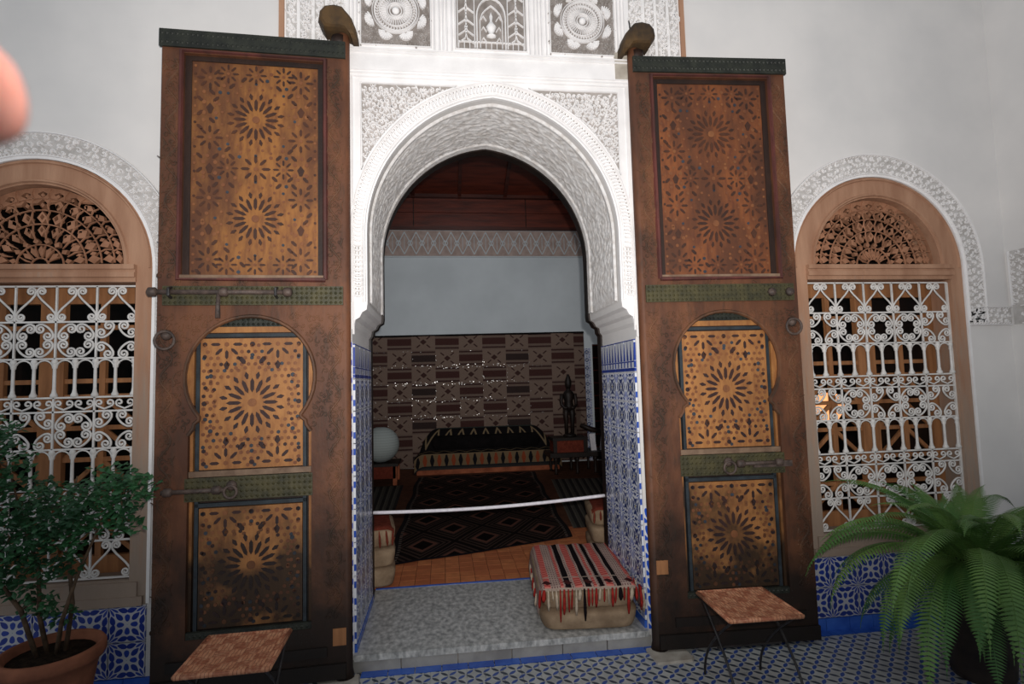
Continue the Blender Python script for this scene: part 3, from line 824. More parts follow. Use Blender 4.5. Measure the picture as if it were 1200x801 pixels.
# horizontal stucco band running from the right window into the corner and up the side wall
MB().box(WIN[2]+.632, XR, -.008, 0, 1.90, 2.025).build('band_ground', M['ground_light'], wall)
cb = MB(); curl_band(cb, [(WIN[2]+.64, 1.962), (XR, 1.962)], .125, -.008, .05, 5); cb.build('band_arabesque', M['stucco'], wall, kind='stuff')
sb = empty('stucco_frame', (XR, 0, 0), -PI/2); sb.parent = wright
pl = [(.03, 1.90), (1.6, 1.90), (1.6, 2.40), (.03, 2.40)]
MB().prism(pl, -.008, 0, [[(.155, 2.025), (1.6-.001, 2.025), (1.6-.001, 2.275), (.155, 2.275)]]).build('band_ground', M['ground_light'], sb)
cb = MB(); curl_band(cb, [(1.6, 1.962), (.09, 1.962)], .125, -.008, .05, 6); curl_band(cb, [(.0925, 2.03), (.0925, 2.40)], .125, -.008, .05, 7); curl_band(cb, [(.16, 2.3375), (1.6, 2.3375)], .125, -.008, .05, 8)
cb.build('band_arabesque', M['stucco'], sb, kind='stuff')

# ---- the room behind
RX0, RX1 = -3.9, 4.6
MB_ = lambda n, m, *b: tag(MB().box(*b).build(n, M[m]), n.replace('_', ' ')+' of the room behind the doorway', kind='structure')
wb = MB_('wall_back', 'plaster_in', RX0, RX1, YB, YB+.2, 0, 5.6)
wl = MB_('wall_left', 'dark_wood', RX0-.2, RX0, TH, YB, 0, 5.6)  # side wall coloured dark to stand for shade behind the window panes
wr2 = MB_('wall_inner_right', 'dark_wood', RX1, RX1+.2, TH, YB, 0, 5.6)  # darkened likewise, the shade put into the wall's colour
wi = MB().prism([(RX0, 0), (RX1, 0), (RX1, 5.6), (RX0, 5.6)], TH, TH+.02, [doorway(.01)]+[winshape(WIN[k], .63, .44) for k in WIN]).build('wall_inner_front', M['plaster_in'])
tag(wi, 'inner face of the courtyard wall', kind='structure')
fr_ = MB().box(RX0, RX1, TH, YB, 0, .094).build('floor_room', M['grout']); tag(fr_, 'terracotta tiled floor of the room', kind='structure')
tt = MB().box(-.0555, .0555, -.0555, .0555, 0, .007).mesh('tile', M['terra_tile'])
for i in range(24):
    for j in range(12): inst('tile', tt, fr_, (-.76+i*.115, 1.06+j*.115, .094))
# ceiling: cedar cornice boards and a hipped, panelled ceiling
ce = empty('ceiling', (0, 0, 4.4)); tag(ce, 'dark red cedar ceiling with panelled boards', kind='structure')
ZC0, ZC1 = 4.47-4.4, 5.06-4.4
i = 0; x = RX0
rnd = random.Random(3)
while x < RX1:
    w = rnd.choice((1.3, 1.7, 2.1)); x2 = min(RX1, x+w)
    for z0, z1 in ((ZC0, ZC0+.30), (ZC0+.31, ZC1-.02)):
        MB().box(x+.008, x2-.008, YB-.06, YB-.001, z0, z1).build('cornice_board', M['room_wood'], ce)
    x = x2
MB().box(RX0, RX1, YB-.02, YB-.0005, ZC0, ZC1+.1).build('cornice_backing', M['dark_wood'], ce)
for z, d in ((ZC1, .16), (ZC0, .08)): MB().box(RX0, RX1, YB-d, YB-.002, z-.02, z+.04).build('cornice_ledge', M['room_wood_dk'], ce)
MB().box(RX0, RX1, TH+.02, YB, 1.15, 1.2).build('ceiling_deck', M['room_wood_dk'], ce)
# sloping panels
nP = 10; pw = (RX1-RX0)/nP
for i in range(nP):
    a = RX0+i*pw
    mbp = MB().add([(a+.02, YB-.10, ZC1+.02), (a+pw-.02, YB-.10, ZC1+.02), (a+pw-.02, YB-1.3, ZC1+.45), (a+.02, YB-1.3, ZC1+.45), (a+.02, YB-.08, ZC1+.06), (a+pw-.02, YB-.08, ZC1+.06), (a+pw-.02, YB-1.28, ZC1+.49), (a+.02, YB-1.28, ZC1+.49)],
                   [(0,1,2,3),(7,6,5,4),(0,4,5,1),(1,5,6,2),(2,6,7,3),(3,7,4,0)])
    mbp.build('sloping_panel', M['room_wood'], ce)
    MB().tube([(a, YB-.1, ZC1), (a, YB-1.3, ZC1+.44)], .045, 4).build('rafter', M['room_wood_dk'], ce)
for j in range(8):
    y = YB-1.35-j*.52; MB().box(RX0, RX1, y-.1, y, 1.02, 1.15).build('beam', M['room_wood_dk'], ce)
    for i in range(6): MB().box(RX0+i*1.42+.01, RX0+(i+1)*1.42-.01, y-.5, y-.12, 1.11, 1.15).build('plank', M['room_wood'], ce)
# frieze of interlaced lozenges on the back wall
fz = MB().box(RX0, RX1, YB-.012, YB, 3.95, 4.47).build('frieze', M['frieze'], wb)
z0f, z1f = 3.98, 4.44; zm = (z0f+z1f)/2; pch = .215
fm = MB()
n = int((RX1-RX0)/pch)
for i in range(n):
    x = RX0+i*pch
    fm.ridge([(x, z0f+.02), (x+pch/2, zm), (x+pch, z1f-.02)], .02, YB-.012, .01, 1); fm.ridge([(x, z1f-.02), (x+pch/2, zm), (x+pch, z0f+.02)], .02, YB-.012, .01, 1)
    fm.ridge(arcp((x+pch/2, zm), .045, 0, 2*PI, 8), .014, YB-.012, .008, 1); fm.ridge([(x, zm-.12), (x, zm+.12)], .012, YB-.012, .008, 1)
fm.build('lozenges', M['plaster_in'], wb, kind='stuff')
fe = MB()
for z in (3.955, 4.46): fe.ridge([(RX0, z), (RX1, z)], .03, YB-.012, .014, 1)
fe.build('frieze_border', M['plaster_in'], wb)
bt = square_tile(M['jamb'], .15)
for j in range(14):
    inst('tile', bt, wb, (2.70, YB, .1+(j+.5)*.15), scale=(.15, 1, .15))

# ------------------------------------------------------------------ the two door leaves
def petal(r0, r1, w):      # elongated hexagon along +x
    m = (r1-r0)*.22
    return [(r0, 0), (r0+m, -w/2), (r1-m, -w/2), (r1, 0), (r1-m, w/2), (r0+m, w/2)]
def kite(r0, r1, w): return [(r0, -w*.18), (r0+(r1-r0)*.55, -w/2), (r1, 0), (r0+(r1-r0)*.55, w/2), (r0, w*.18)]
def rot2(pts, a, c=(0, 0)): ca, sa = math.cos(a), math.sin(a); return [(c[0]+x*ca-z*sa, c[1]+x*sa+z*ca) for x, z in pts]
PET = {}
def inlay_mesh(key, pts, mat):
    if key not in PET: PET[key] = MB().prism(pts, -.0025, 0, back=False).mesh(key.split('|')[0], mat)
    return PET[key]
def big_rosette(c, R_, y, parent, mt):
    im = M[mt]
    p1 = inlay_mesh('petal|%s%.3f' % (mt, R_), petal(.32*R_, .78*R_, .112*R_), im); p2 = inlay_mesh('kite|%s%.3f' % (mt, R_), kite(.76*R_, 1.0*R_, .13*R_), im)
    for k in range(16):
        a = 2*PI*k/16
        inst('petal', p1, parent, (c[0], y, c[1]), (0, -a, 0)); inst('kite', p2, parent, (c[0], y, c[1]), (0, -a-PI/16, 0))
    b = MB().prism(arcp((0, 0), .13*R_, 0, 2*PI, 16)[:-1], -.003, 0, back=False); inst('boss', b.mesh('boss', M['inlay_red']), parent, (c[0], y, c[1]))
def panel(parent, x0, x1, z0, z1, y, mats, kind, s):
    """painted rosette panel; x0,x1 in leaf coordinates"""
    if x0 > x1: x0, x1 = x1, x0
    bd, il, = mats
    w, h = x1-x0, z1-z0; cx, cz = (x0+x1)/2, (z0+z1)/2
    pa = MB().box(x0, x1, y, y+.02, z0, z1).build('painted_panel', M[bd], parent)
    dark, red, blue = MB(), MB(), MB()
    def dot(c, r, b, n=6): b.prism(arcp(c, r, PI/6, 2*PI+PI/6, n)[:-1], y-.0022, y, back=False)
    def half(c, R_, a0, a1, n, b=None):
        for k in range(n):
            a = a0+(a1-a0)*k/(n-1); (b or dark).prism(rot2(petal(.38*R_, R_, .20*R_), a, c), y-.0022, y, back=False)
        dot(c, .16*R_, red)
    def bits(c0, R_):
        for k in (range(16) if kind == 'big' else ()):
            a = 2*PI*(k+.5)/16
            for rr, b, r in ((1.16, red, .05), (1.34, blue if k % 2 else red, .055)):
                p = (c0[0]+rr*R_*math.cos(a+(.0 if rr < 1.2 else PI/16)), c0[1]+rr*R_*math.sin(a+(.0 if rr < 1.2 else PI/16)))
                if x0+.02 < p[0] < x1-.02 and z0+.02 < p[1] < z1-.02: dot(p, r*R_, b)
    if kind == 'small':
        R_ = .325*w; big_rosette((cx, cz), R_, y, pa, il); bits((cx, cz), R_)
        for sx in (-1, 1):
            for sz in (-1, 1):
                c = (cx+sx*.25*w, cz+sz*.455*h); a = PI/2 if sz < 0 else -PI/2
                half(c, .155*w, a-PI/2, a+PI/2, 5)
                dot((cx+sx*.46*w, cz+sz*.455*h), .024*w, dark); dot((cx+sx*.46*w, cz+sz*.36*h), .022*w, dark)
                dot((cx+sx*.45*w, cz+sz*.12*h), .022*w, dark if sz > 0 else blue); dot((cx+sx*.40*w, cz+sz*.21*h), .024*w, blue)
                dark.prism(rot2(petal(-.05*w, .05*w, .045*w), sz*sx*.9, (cx+sx*.10*w, cz+sz*.33*h)), y-.0022, y, back=False)
                dark.prism(rot2(kite(-.04*w, .05*w, .06*w), PI/2*sz, (cx+sx*.25*w, cz+sz*.29*h)), y-.0022, y, back=False)
                for k in range(4): dot((cx+sx*(.36+.02*k)*w, cz+sz*(.02+.075*k)*h), .018*w, red)
                dot((cx+sx*.07*w, cz+sz*.27*h), .02*w, red); dot((cx+sx*.16*w, cz+sz*.27*h), .02*w, red)
            dot((cx, cz+sx*.455*h), .026*w, dark, 8); dot((cx+sx*.46*w, cz), .026*w, dark, 8); dot((cx, cz+sx*.37*h), .022*w, blue)
    else:
        R_ = .232*w
        for sz in (-1, 1):
            c = (cx, cz+sz*.235*h); big_rosette(c, R_, y, pa, il); bits(c, R_)
        for j in range(-3, 4):
            for sx in (-1, 1):
                c = (cx+sx*.36*w, cz+j*.142*h)
                if j % 2: half(c, .105*w, 0, 2*PI*7/8, 8)
                else:
                    dark.prism(rot2(kite(-.05*w, .04*w, .06*w), PI/2, c), y-.0022, y, back=False)
                    for k in range(4): a = PI/4+k*PI/2; dot((c[0]+.065*w*math.cos(a), c[1]+.065*w*math.sin(a)), .018*w, red)
        for z in (-.45, 0, .45):
            for sx in (-1, 0, 1):
                if z == 0 and sx == 0: half((cx, cz), .12*w, 0, 2*PI*7/8, 8); continue
                half((cx+sx*.22*w, cz+z*h), .085*w, 0, 2*PI*7/8, 8)
        n = 26
        for j in range(n):
            z = z0+(j+.5)*h/n
            for sx in (-1, 1): dot((cx+sx*.475*w, z), .012*w, dark if j % 3 == 0 else red)
    if kind == 'small':
        st_ = .066*w; occ = [((cx, cz), R_*1.08)]+[((cx+sx*.25*w, cz+sz*.455*h), .165*w) for sx in (-1, 1) for sz in (-1, 1)]
        for i in range(17):
            for j in range(24):
                p = (x0+(i+.5*(j % 2))*st_, z0+(j+.5)*st_*.98)
                if not (x0+.012 < p[0] < x1-.012 and z0+.012 < p[1] < z1-.012) or any(math.hypot(p[0]-c[0], p[1]-c[1]) < r_ for c, r_ in occ): continue
                dot(p, .020*w, (red, red, blue, red, red, dark, red)[(i*2+j*3) % 7])
    if kind == 'big':       # small interlace filling between the stars
        st_ = .062*w; nx_ = int(w/st_); nz_ = int(h/st_)
        occ = [((cx, cz+sz*.235*h), R_*1.42) for sz in (-1, 1)]+[((cx+sx*.36*w, cz+j*.142*h), .115*w if j % 2 else .075*w) for j in range(-3, 4) for sx in (-1, 1)]+[((cx+sx*.22*w, cz+z*h), .095*w) for z in (-.45, 0, .45) for sx in (-1, 0, 1)]+[((cx, cz), .13*w)]
        for i in range(nx_+1):
            for j in range(nz_+1):
                p = (x0+(i+.5*(j % 2))*st_, z0+(j+.5)*st_*.98)
                if not (x0+.03 < p[0] < x1-.03 and z0+.015 < p[1] < z1-.015) or any(math.hypot(p[0]-c[0], p[1]-c[1]) < r_ for c, r_ in occ): continue
                if (i+j) % 2: dark.prism(rot2(petal(-.032*w, .032*w, .026*w), PI/4*((i*3+j) % 4), p), y-.0022, y, back=False)
                else: dot(p, .016*w, red if i % 3 else blue)
    dark.build('dark_inlay', M[il], pa, kind='stuff'); red.build('red_inlay', M['inlay_red'], pa, kind='stuff'); blue.build('blue_inlay', M['inlay_blue'], pa, kind='stuff')
    return pa
def studded(name, parent, x0, x1, z0, z1, y, mat, rows):
    if x0 > x1: x0, x1 = x1, x0
    b = MB().box(x0, x1, y, y+.02, z0, z1).build(name, M[mat], parent)
    st = MB(); n = int((x1-x0)/.026)
    for r in range(rows):
        z = z0+(r+.5)*(z1-z0)/rows
        for i in range(n):
            x = x0+(i+.5)*(x1-x0)/n; h = min(.0105, (z1-z0)/rows*.42)
            st.add([(x-h, y, z), (x, y, z-h), (x+h, y, z), (x, y, z+h), (x, y-.007, z)], [(0,1,4),(1,2,4),(2,3,4),(3,0,4)])
    st.build('studs', M[mat], b, kind='stuff'); return b
def vine(parent, xa, z0, z1, y, mat, amp=.022):
    v = MB(); n = int((z1-z0)/.02)
    v.ridge([(xa+amp*math.sin(i*.02*2*PI/.22), z0+i*.02) for i in range(n)], .012, y, .004, 1)
    for k in range(int((z1-z0)/.11)):
        z = z0+.055+k*.11; sg = 1 if k % 2 else -1
        v.ridge(spiral((xa-sg*amp*.35, z), .017, 0, 1.0, sg, 9, .7), .009, y, .004)
        v.ridge([(xa+sg*amp*1.5, z-.03), (xa+sg*amp*1.1, z), (xa+sg*amp*1.6, z+.03)], .014, y, .004)
    v.build('carved_vine', mat, parent, kind='stuff')
LW, LZ0, LZ1 = .975, .03, 3.60
def leaf_door(num, s, hx, ang, label):
    d = empty('door_%d' % num, (hx, -.03, 0), ang); tag(d, label, kind='structure')
    X = lambda u: s*u
    up_h = [(X(.115), 2.215), (X(.865), 2.215), (X(.865), 3.488), (X(.115), 3.488)]
    ch = .497; zc = 1.665; r = .335
    a0 = -.68
    right = [(ch+.315, .30), (ch+.315, 1.36), (ch+.29, 1.395), (ch+.285, 1.42), (ch+.262, 1.44)]
    arc = arcp((ch, zc), r, a0, PI-a0, 30)
    arc = [(x, z*1.0) for x, z in arc]
    left = [(2*ch-x, z) for x, z in reversed(right)]
    low_h = [(X(x), z) for x, z in right+arc+left]
    fr = MB().prism([(X(.0), LZ0), (X(LW), LZ0), (X(LW), LZ1), (X(.0), LZ1)], -.075, -.022, [up_h, low_h]).build('frame', M['door'], d)
    MB().box(X(0), X(LW), -.022, 0, LZ0, LZ1).build('backing_board', M['door_dark'], d)
    # head, mouldings round the upper panel
    studded('head_band', d, X(-.01), X(LW+.012), 3.515, 3.615, -.088, 'green_dark', 2)
    mo = MB()
    loop = [(X(.105), 2.205), (X(.105), 3.5), (X(.875), 3.5), (X(.875), 2.205), (X(.105), 2.205)]
    mo.ridge(loop, .03, -.075, .014, 1)
    mo.build('panel_moulding', M['door_red'], d)
    dk = MB()
    for b in ((.115, .15, 2.215, 3.488), (.83, .865, 2.215, 3.488)): dk.box(X(b[0]), X(b[1]), -.048, -.022, b[2], b[3])
    dk.box(X(.15), X(.83), -.05, -.022, 3.46, 3.488); dk.build('panel_border', M['door_dark'], d)
    MB().box(X(.11), X(.87), -.082, -.04, 2.205, 2.228).build('ledge', M['strip_pale'], d)
    panel(d, X(.15), X(.83), 2.232, 3.46, -.042, ('ochre_worn' if s < 0 else 'ochre_red', 'inlay_worn'), 'big', s)
    # green studded band
    studded('green_band', d, X(.008), X(LW-.03), 2.06, 2.165, -.09, 'green', 4)
    # rim of the cusped arch
    rim = MB(); rim.ridge([(X(x), z) for x, z in right[1:]+arc+left[:-1]], .022, -.075, .012, 1); rim.build('arch_rim', M['door_vine'], d)
    # inside the arch: two panels between painted strips
    z2a, z2b, z3a, z3b = 1.165, 1.88, .34, .965
    st = MB()
    for u in (.213, .767): st.box(X(u), X(u+.018), -.046, -.022, .33, 1.93)
    st.box(X(.213), X(.785), -.046, -.022, 1.888, 1.906); st.build('blue_strip', M['strip_blue'], d)
    os_ = MB()
    for u in (.165, .797): os_.box(X(u), X(u+.036), -.044, -.022, .33, 1.93)
    os_.box(X(.2), X(.795), -.04, -.022, 1.913, 1.945); os_.build('ochre_strip', M['ochre'], d)
    studded('arch_head', d, X(.25), X(.745), 1.945, 2.0, -.036, 'green_dark', 2)
    panel(d, X(.233), X(.765), z2a+.005, z2b, -.044, ('ochre', 'inlay'), 'small', s)
    panel(d, X(.235), X(.763), z3a, z3b, -.044, ('ochre', 'inlay'), 'small', s)
    MB().box(X(.185), X(.81), -.066, -.022, 1.135, 1.165).build('ledge', M['strip_pale'], d)
    studded('middle_band', d, X(.175), X(.825), 1.01, 1.132, -.078, 'green', 4)
    b2 = MB(); b2.box(X(.213), X(.785), -.046, -.022, .972, .992); b2.build('blue_strip', M['strip_blue'], d)
    studded('foot_band', d, X(.165), X(.835), .215, .335, -.07, 'green_dark', 3)
    ftb = MB(); ftb.box(X(.10), X(.90), -.088, -.07, .15, .20); ftb.box(X(0), X(LW), -.095, -.07, LZ0, .11); ftb.build('foot_rail', M['door_dark'], d)
    for xa in (.055, .918):
        vine(d, X(xa), 2.25, 3.48, -.075, M['door_vine'], .03)
        vine(d, X(xa if xa < .5 else .925), .4, 1.98, -.075, M['door_vine'], .03)
    cv = MB(); tl = inpoly([(X(x), z) for x, z in [(ch+.345, .30), (ch+.345, 1.36), (ch+.30, 1.43)]+arcp((ch, zc), r+.03, -.6, PI+.6, 30)+[(ch-.30, 1.43), (ch-.345, 1.36), (ch-.345, .3)]])
    for (u0, u1, za, zb) in ((.012, .095, .35, 2.03), (.885, .965, .35, 2.03), (.012, .095, 2.22, 3.48), (.89, .965, 2.22, 3.48), (.1, .88, 1.40, 2.03), (.1, .88, 2.17, 2.2)):
        xa_, xb_ = sorted((X(u0), X(u1))); curls(cv, lambda x, z: xa_ < x < xb_ and za < z < zb and not tl(x, z), xa_, xb_, za, zb, .042, -.075, .015, .008, .0035, 17)
    cv.build('carved_scrolls', M['door_vine'], d, kind='stuff')
    # rounded hinge post
    MB().tube([(X(.005), -.04, .012), (X(.005), -.04, .06), (X(.005), -.04, 3.62), (X(.005), -.04, 3.70)], [.045, .036, .036, .034], 12).build('pivot_post', M['door'], d, smooth=True)
    MB().box(X(.0), X(.07), -.080, -.0755, .20 if s < 0 else .45, .29 if s < 0 else .53).build('patch', M['casement'], d, label='pale nailed-on wood patch')
    # ring handle on an iron plate
    def ring(u, z, mt='rust_iron', R_=.048):
        p = MB().lathe([(.0, 0), (.030, .0), (.026, .012), (.014, .024), (.0, .028)], 12, c=(X(u), -.075, z), R=Matrix.Rotation(PI/2, 3, 'X'))
        p.tube([(X(u)+R_*math.cos(a), -.100, z-.03+R_*math.sin(a)) for a in [2*PI*k/20 for k in range(20)]], .008, 6, closed=True)
        p.build('ring_handle', M[mt], d, smooth=True)
    def bolt(u0, u1, z, knobs, y=-.112, r=.0135):
        p = MB().tube([(X(u0), y, z), (X(u1), y, z)], r, 10)
        for k in knobs: p.lathe([(r, -.024), (r*1.9, -.016), (r*1.9, .016), (r, .024)], 10, c=(X(k), y, z), R=Matrix.Rotation(PI/2, 3, 'Y'))
        return p
    if s < 0:
        p = bolt(.285, 1.0, 2.128, (.63, .985, .30))
        p.tube([(X(.655), -.115, 2.125), (X(.655), -.122, 2.05), (X(.655), -.122, 1.985)], [.010, .012, .014], 8); p.build('bolt', M['rust_iron'], d, smooth=True)
        for k in (.36, .9): MB().tube([(X(k), -.09, 2.10), (X(k), -.13, 2.11), (X(k), -.13, 2.145), (X(k), -.09, 2.155)], .008, 6).build('staple', M['iron'], d)
        ring(.925, 1.90)
        bolt(.62, .93, 1.068, (.66, .90), -.095, .012).build('bolt', M['rust_iron'], d, smooth=True); ring(.59, 1.085, 'rust_iron', .032)
    else:
        for u in (.80, .915):
            MB().lathe([(.0, -.004), (.028, 0), (.022, .018), (.0, .026)], 12, c=(X(u), -.09, 2.112), R=Matrix.Rotation(PI/2, 3, 'X')).build('stud', M['rust_iron'], d, smooth=True)
        ring(.925, 1.925)
        bolt(.52, .80, 1.075, (.54, .78), -.095, .012).build('bolt', M['rust_iron'], d, smooth=True); ring(.47, 1.085, 'rust_iron', .036)
        MB().box(X(.62), X(.86), -.10, -.08, 1.05, 1.085).build('bolt_plate', M['rust_iron'], d)
    return d
leaf_door(1, -1, CX-.888, math.radians(2.6), 'tall painted cedar door leaf left of the doorway, with a long iron bolt')
leaf_door(2, 1, CX+.890, math.radians(-2.6), 'tall worn painted cedar door leaf right of the doorway')

# pivot brackets above the leaves, stone sockets below
def bracket(s, label):
    x = CX+s*.915; e = empty('pivot_bracket', (x, 0, 3.635)); tag(e, label, 'bracket', 'door pivot brackets')
    # faceted head that reaches out of the wall and takes the post
    out = [(-.112, .10), (-.105, .15), (-.075, .185), (-.02, .195), (.03, .185), (.080, .125), (.104, .06), (.108, .01), (.080, .008), (.062, .034), (.02, .045), (-.05, .045), (-.08, .05)]
    out = [(-s*x, z) for x, z in out]; n = len(out); m_ = MB(); lay = ((.0, 1.0), (-.11, 1.0), (-.145, .9), (-.16, .74)); vsx = []; fs = []
    for y, k in lay:
        for x, z in out: vsx.append((x*k, y, .09+(z-.09)*k))
    for i in range(3):
        for j in range(n):
            q4 = (i*n+j, (i+1)*n+j, (i+1)*n+(j+1) % n, i*n+(j+1) % n); fs.append(q4 if s < 0 else tuple(reversed(q4)))
    m_.add(vsx, fs); m_.prism([(x*.74, .09+(z-.09)*.74) for x, z in out], -.161, -.155); m_.build('block', M['corbel'], e)
    MB().tube([(-s*.0, -.07, -.03), (0, -.07, .03)], .045, 12).build('collar', M['door_dark'], e, smooth=True)
    if s > 0:
        MB().tube([(-.05, -.12, .15), (-.06, -.13, .20)], .004, 5).build('wire', M['iron'], e); MB().tube([(.02, -.12, .15), (.04, -.13, .19)], .004, 5).build('wire', M['iron'], e)
bracket(-1, 'faceted wooden pivot bracket above the left door leaf'); bracket(1, 'faceted wooden pivot bracket above the right door leaf')
MB().box(CX+.79, CX+.90, -.024, -.001, 3.505, 3.69).build('plaster_patch', M['stone'], wall, label='bare brownish patch beside the right bracket')
def socket(s, label):
    o = empty('pivot_stone', (CX+s*.93, -.13, 0)); tag(o, label, 'stone', 'door pivot stones')
    pts = [(-.11, -.10), (.10, -.10), (.125, -.07), (.11, .08), (-.11, .08)]
    m_ = MB(); n = len(pts)
    m_.add([(x, y, .0) for x, y in pts]+[(x*.95, y*.95, .016) for x, y in pts], [tuple(range(n, 2*n))]+[(i, (i+1) % n, n+(i+1) % n, n+i) for i in range(n)]); m_.build('stone_block', M['stone'], o)
    MB().tube([(s*-.03, .06, .008), (s*-.03, .06, .02)], .05, 14).build('wear_ring', M['dark_wood'], o)
socket(-1, 'pale pivot stone under the left door leaf'); socket(1, 'pale pivot stone under the right door leaf')

# ------------------------------------------------------------------ things in and before the doorway
def superbox(mb, cx, cy, z0, lx, ly, h, bulge, e=.28, nu=40, nv=18):
    def f(u, v):
        a = 2*PI*u; b = -PI/2+PI*v
        sg = lambda t, p: math.copysign(abs(t)**p, t)
        cb, sb_ = sg(math.cos(b), e*1.3), sg(math.sin(b), e*1.3)
        x = lx/2*cb*sg(math.cos(a), e); y = ly/2*cb*sg(math.sin(a), e); z = h/2*sb_
        k = 1+bulge*math.cos(b)*math.sin(6*b)*.5
        return (cx+x*k, cy+y*k, z0+h/2+z)
    return mb.grid(f, nu, nv)
def tassel(mb, p, l, r, rnd):
    x, y, z = p; dx, dy = rnd.uniform(-.008, .008), rnd.uniform(-.006, .004)
    mb.tube([(x, y, z), (x+dx*.4, y+dy*.4-.004, z-l*.35), (x+dx, y+dy-.004, z-l*.75), (x+dx*1.2, y+dy, z-l)], [r*.6, r, r*1.1, r*.5], 5)
pf = empty('floor_pouf', (.885, .44, .1), math.radians(-5)); tag(pf, 'plump beige burlap floor cushion standing on the marble threshold', 'pouf', 'floor poufs')
superbox(MB(), 0, 0, 0, .60, .86, .135, .05).build('cushion', M['leather'], pf, smooth=True)
superbox(MB(), 0, 0, .125, .60, .86, .135, .05).build('cushion', M['leather'], pf, smooth=True)
bl = empty('striped_blanket', (.885, .44, .1), math.radians(-5)); tag(bl, 'red, black and cream striped woven blanket with tassels over the pouf', 'blanket')
def blf(u, v):
    x = -.315+.63*u; y = -.445+.87*v
    drop = 0
    zb = .272
    ex = max(0, abs(x)-.26); ey = max(0, -y-.40)
    z = zb-ex*ex*18-ey*ey*9+.004*math.sin(u*31)*math.sin(v*17)-(.10*max(0, abs(u-.5)-.47)/.03)
    return (x, y, z)
b_ = MB().grid(blf, 40, 50); b_.build('weave', M['blanket'], bl, smooth=True)
rnd = random.Random(8)
for i in range(26):
    x = -.30+.6*i/25; c = rnd.choice(('red_yarn', 'red_yarn', 'black_yarn', 'pale_yarn'))
    t_ = MB(); tassel(t_, (x, -.447, .262), rnd.uniform(.05, .19), rnd.choice((.006, .009, .013)), rnd); t_.build('tassel', M[c], bl, smooth=True)
for i in range(7):
    t_ = MB(); tassel(t_, (.322, -.42+.05*i*rnd.uniform(.8, 1.2), .235), rnd.uniform(.08, .15), .011, rnd); t_.build('tassel', M['red_yarn' if i % 3 else 'pale_yarn'], bl, smooth=True)
    t_ = MB(); tassel(t_, (-.322, -.42+.09*i, .235), rnd.uniform(.05, .1), .007, rnd); t_.build('tassel', M['red_yarn' if i % 2 else 'pale_yarn'], bl, smooth=True)
for nm, c, lb in (('floor_pouf', (-.66, 1.22), 'tall beige burlap pouf behind the left door jamb'), ('floor_pouf', (1.47, 1.45), 'tall beige burlap pouf behind the right door jamb')):
    e = empty(nm, (c[0], c[1], .1), math.radians(8 if c[0] < 0 else -8)); tag(e, lb, 'pouf', 'floor poufs')
    for k in range(3): superbox(MB(), 0, 0, k*.145, .50, .55, .155, .05, nu=32, nv=12).build('cushion', M['leather'], e, smooth=True)
    tp_ = MB().grid(lambda u, v: (-.24+.48*u, -.27+.54*v, .448-.9*max(0, abs(u-.5)-.40)**1.5-.9*max(0, abs(v-.5)-.42)**1.5), 20, 20); tp_.build('cover', M['fringe_rust'], e, smooth=True)
    for i in range(10):
        t_ = MB(); tassel(t_, (-.22+.05*i, -.272, .42), rnd.uniform(.06, .12), .009, rnd); t_.build('tassel', M['fringe_rust'], e)
rp = MB().tube([(CX-.846+t*1.692, TH-.02, .70+.035*t-.05*math.sin(PI*t)*.5) for t in [i/30 for i in range(31)]], .0125, 8)
tag(rp.build('barrier_rope', M['rope'], smooth=True), 'white rope stretched across the doorway', 'rope')

# folding stools with woven tops and curved iron legs
def stool(x, y, rz, label):
    e = empty('folding_stool', (x, y, 0), rz); tag(e, label, 'stool', 'woven folding stools')
    ln = .365; h = ln/2; z = .445
    def top(u, v):
        a = (u-.5)*ln; b = (v-.5)*ln
        return (a, b, z-.010*(1-(2*u-1)**2)*(1-(2*v-1)**2)+.0022*math.sin(u*PI*14)*math.sin(v*PI*14)+.0)
    MB().grid(top, 56, 56).build('woven_seat', M['rattan'], e, smooth=True)
    rim = MB()
    for a, b in (((-h, -h), (h, -h)), ((h, -h), (h, h)), ((h, h), (-h, h)), ((-h, h), (-h, -h))): rim.tube([(a[0], a[1], z-.008), (b[0], b[1], z-.008)], .011, 8)
    rim.build('seat_rim', M['rattan'], e, smooth=True)
    for sx in (-1, 1):
        for sy in (-1, 1):       # each leg swings under the seat and curves out again
            xx = sx*(h-.012-(.014 if sy > 0 else 0))
            pts = [(xx, -sy*(h-.012), z-.012)]
            for k in range(1, 11):
                t = k/10; yy = -sy*(h-.012)+sy*(2*h+.0)*math.sin(t*PI/2); pts.append((xx, yy, (z-.018)*(1-t)+.007))
            MB().tube(pts, .0065, 7).build('leg', M['iron'], e, smooth=True)
    br = MB(); br.tube([(-h+.012, 0, .235), (h-.012, 0, .235)], .006, 6); br.build('pivot_bar', M['iron'], e)
    for sy in (-1, 1): MB().tube([(-h+.01, sy*(h-.012), z-.02), (h-.01, sy*(h-.012), z-.02)], .006, 6).build('seat_rail', M['iron'], e)
stool(-.93, -.635, math.radians(1.5), 'low folding stool with woven rattan seat before the left door leaf')
stool(1.52, -.565, math.radians(-1.5), 'low folding stool with woven rattan seat before the right door leaf')

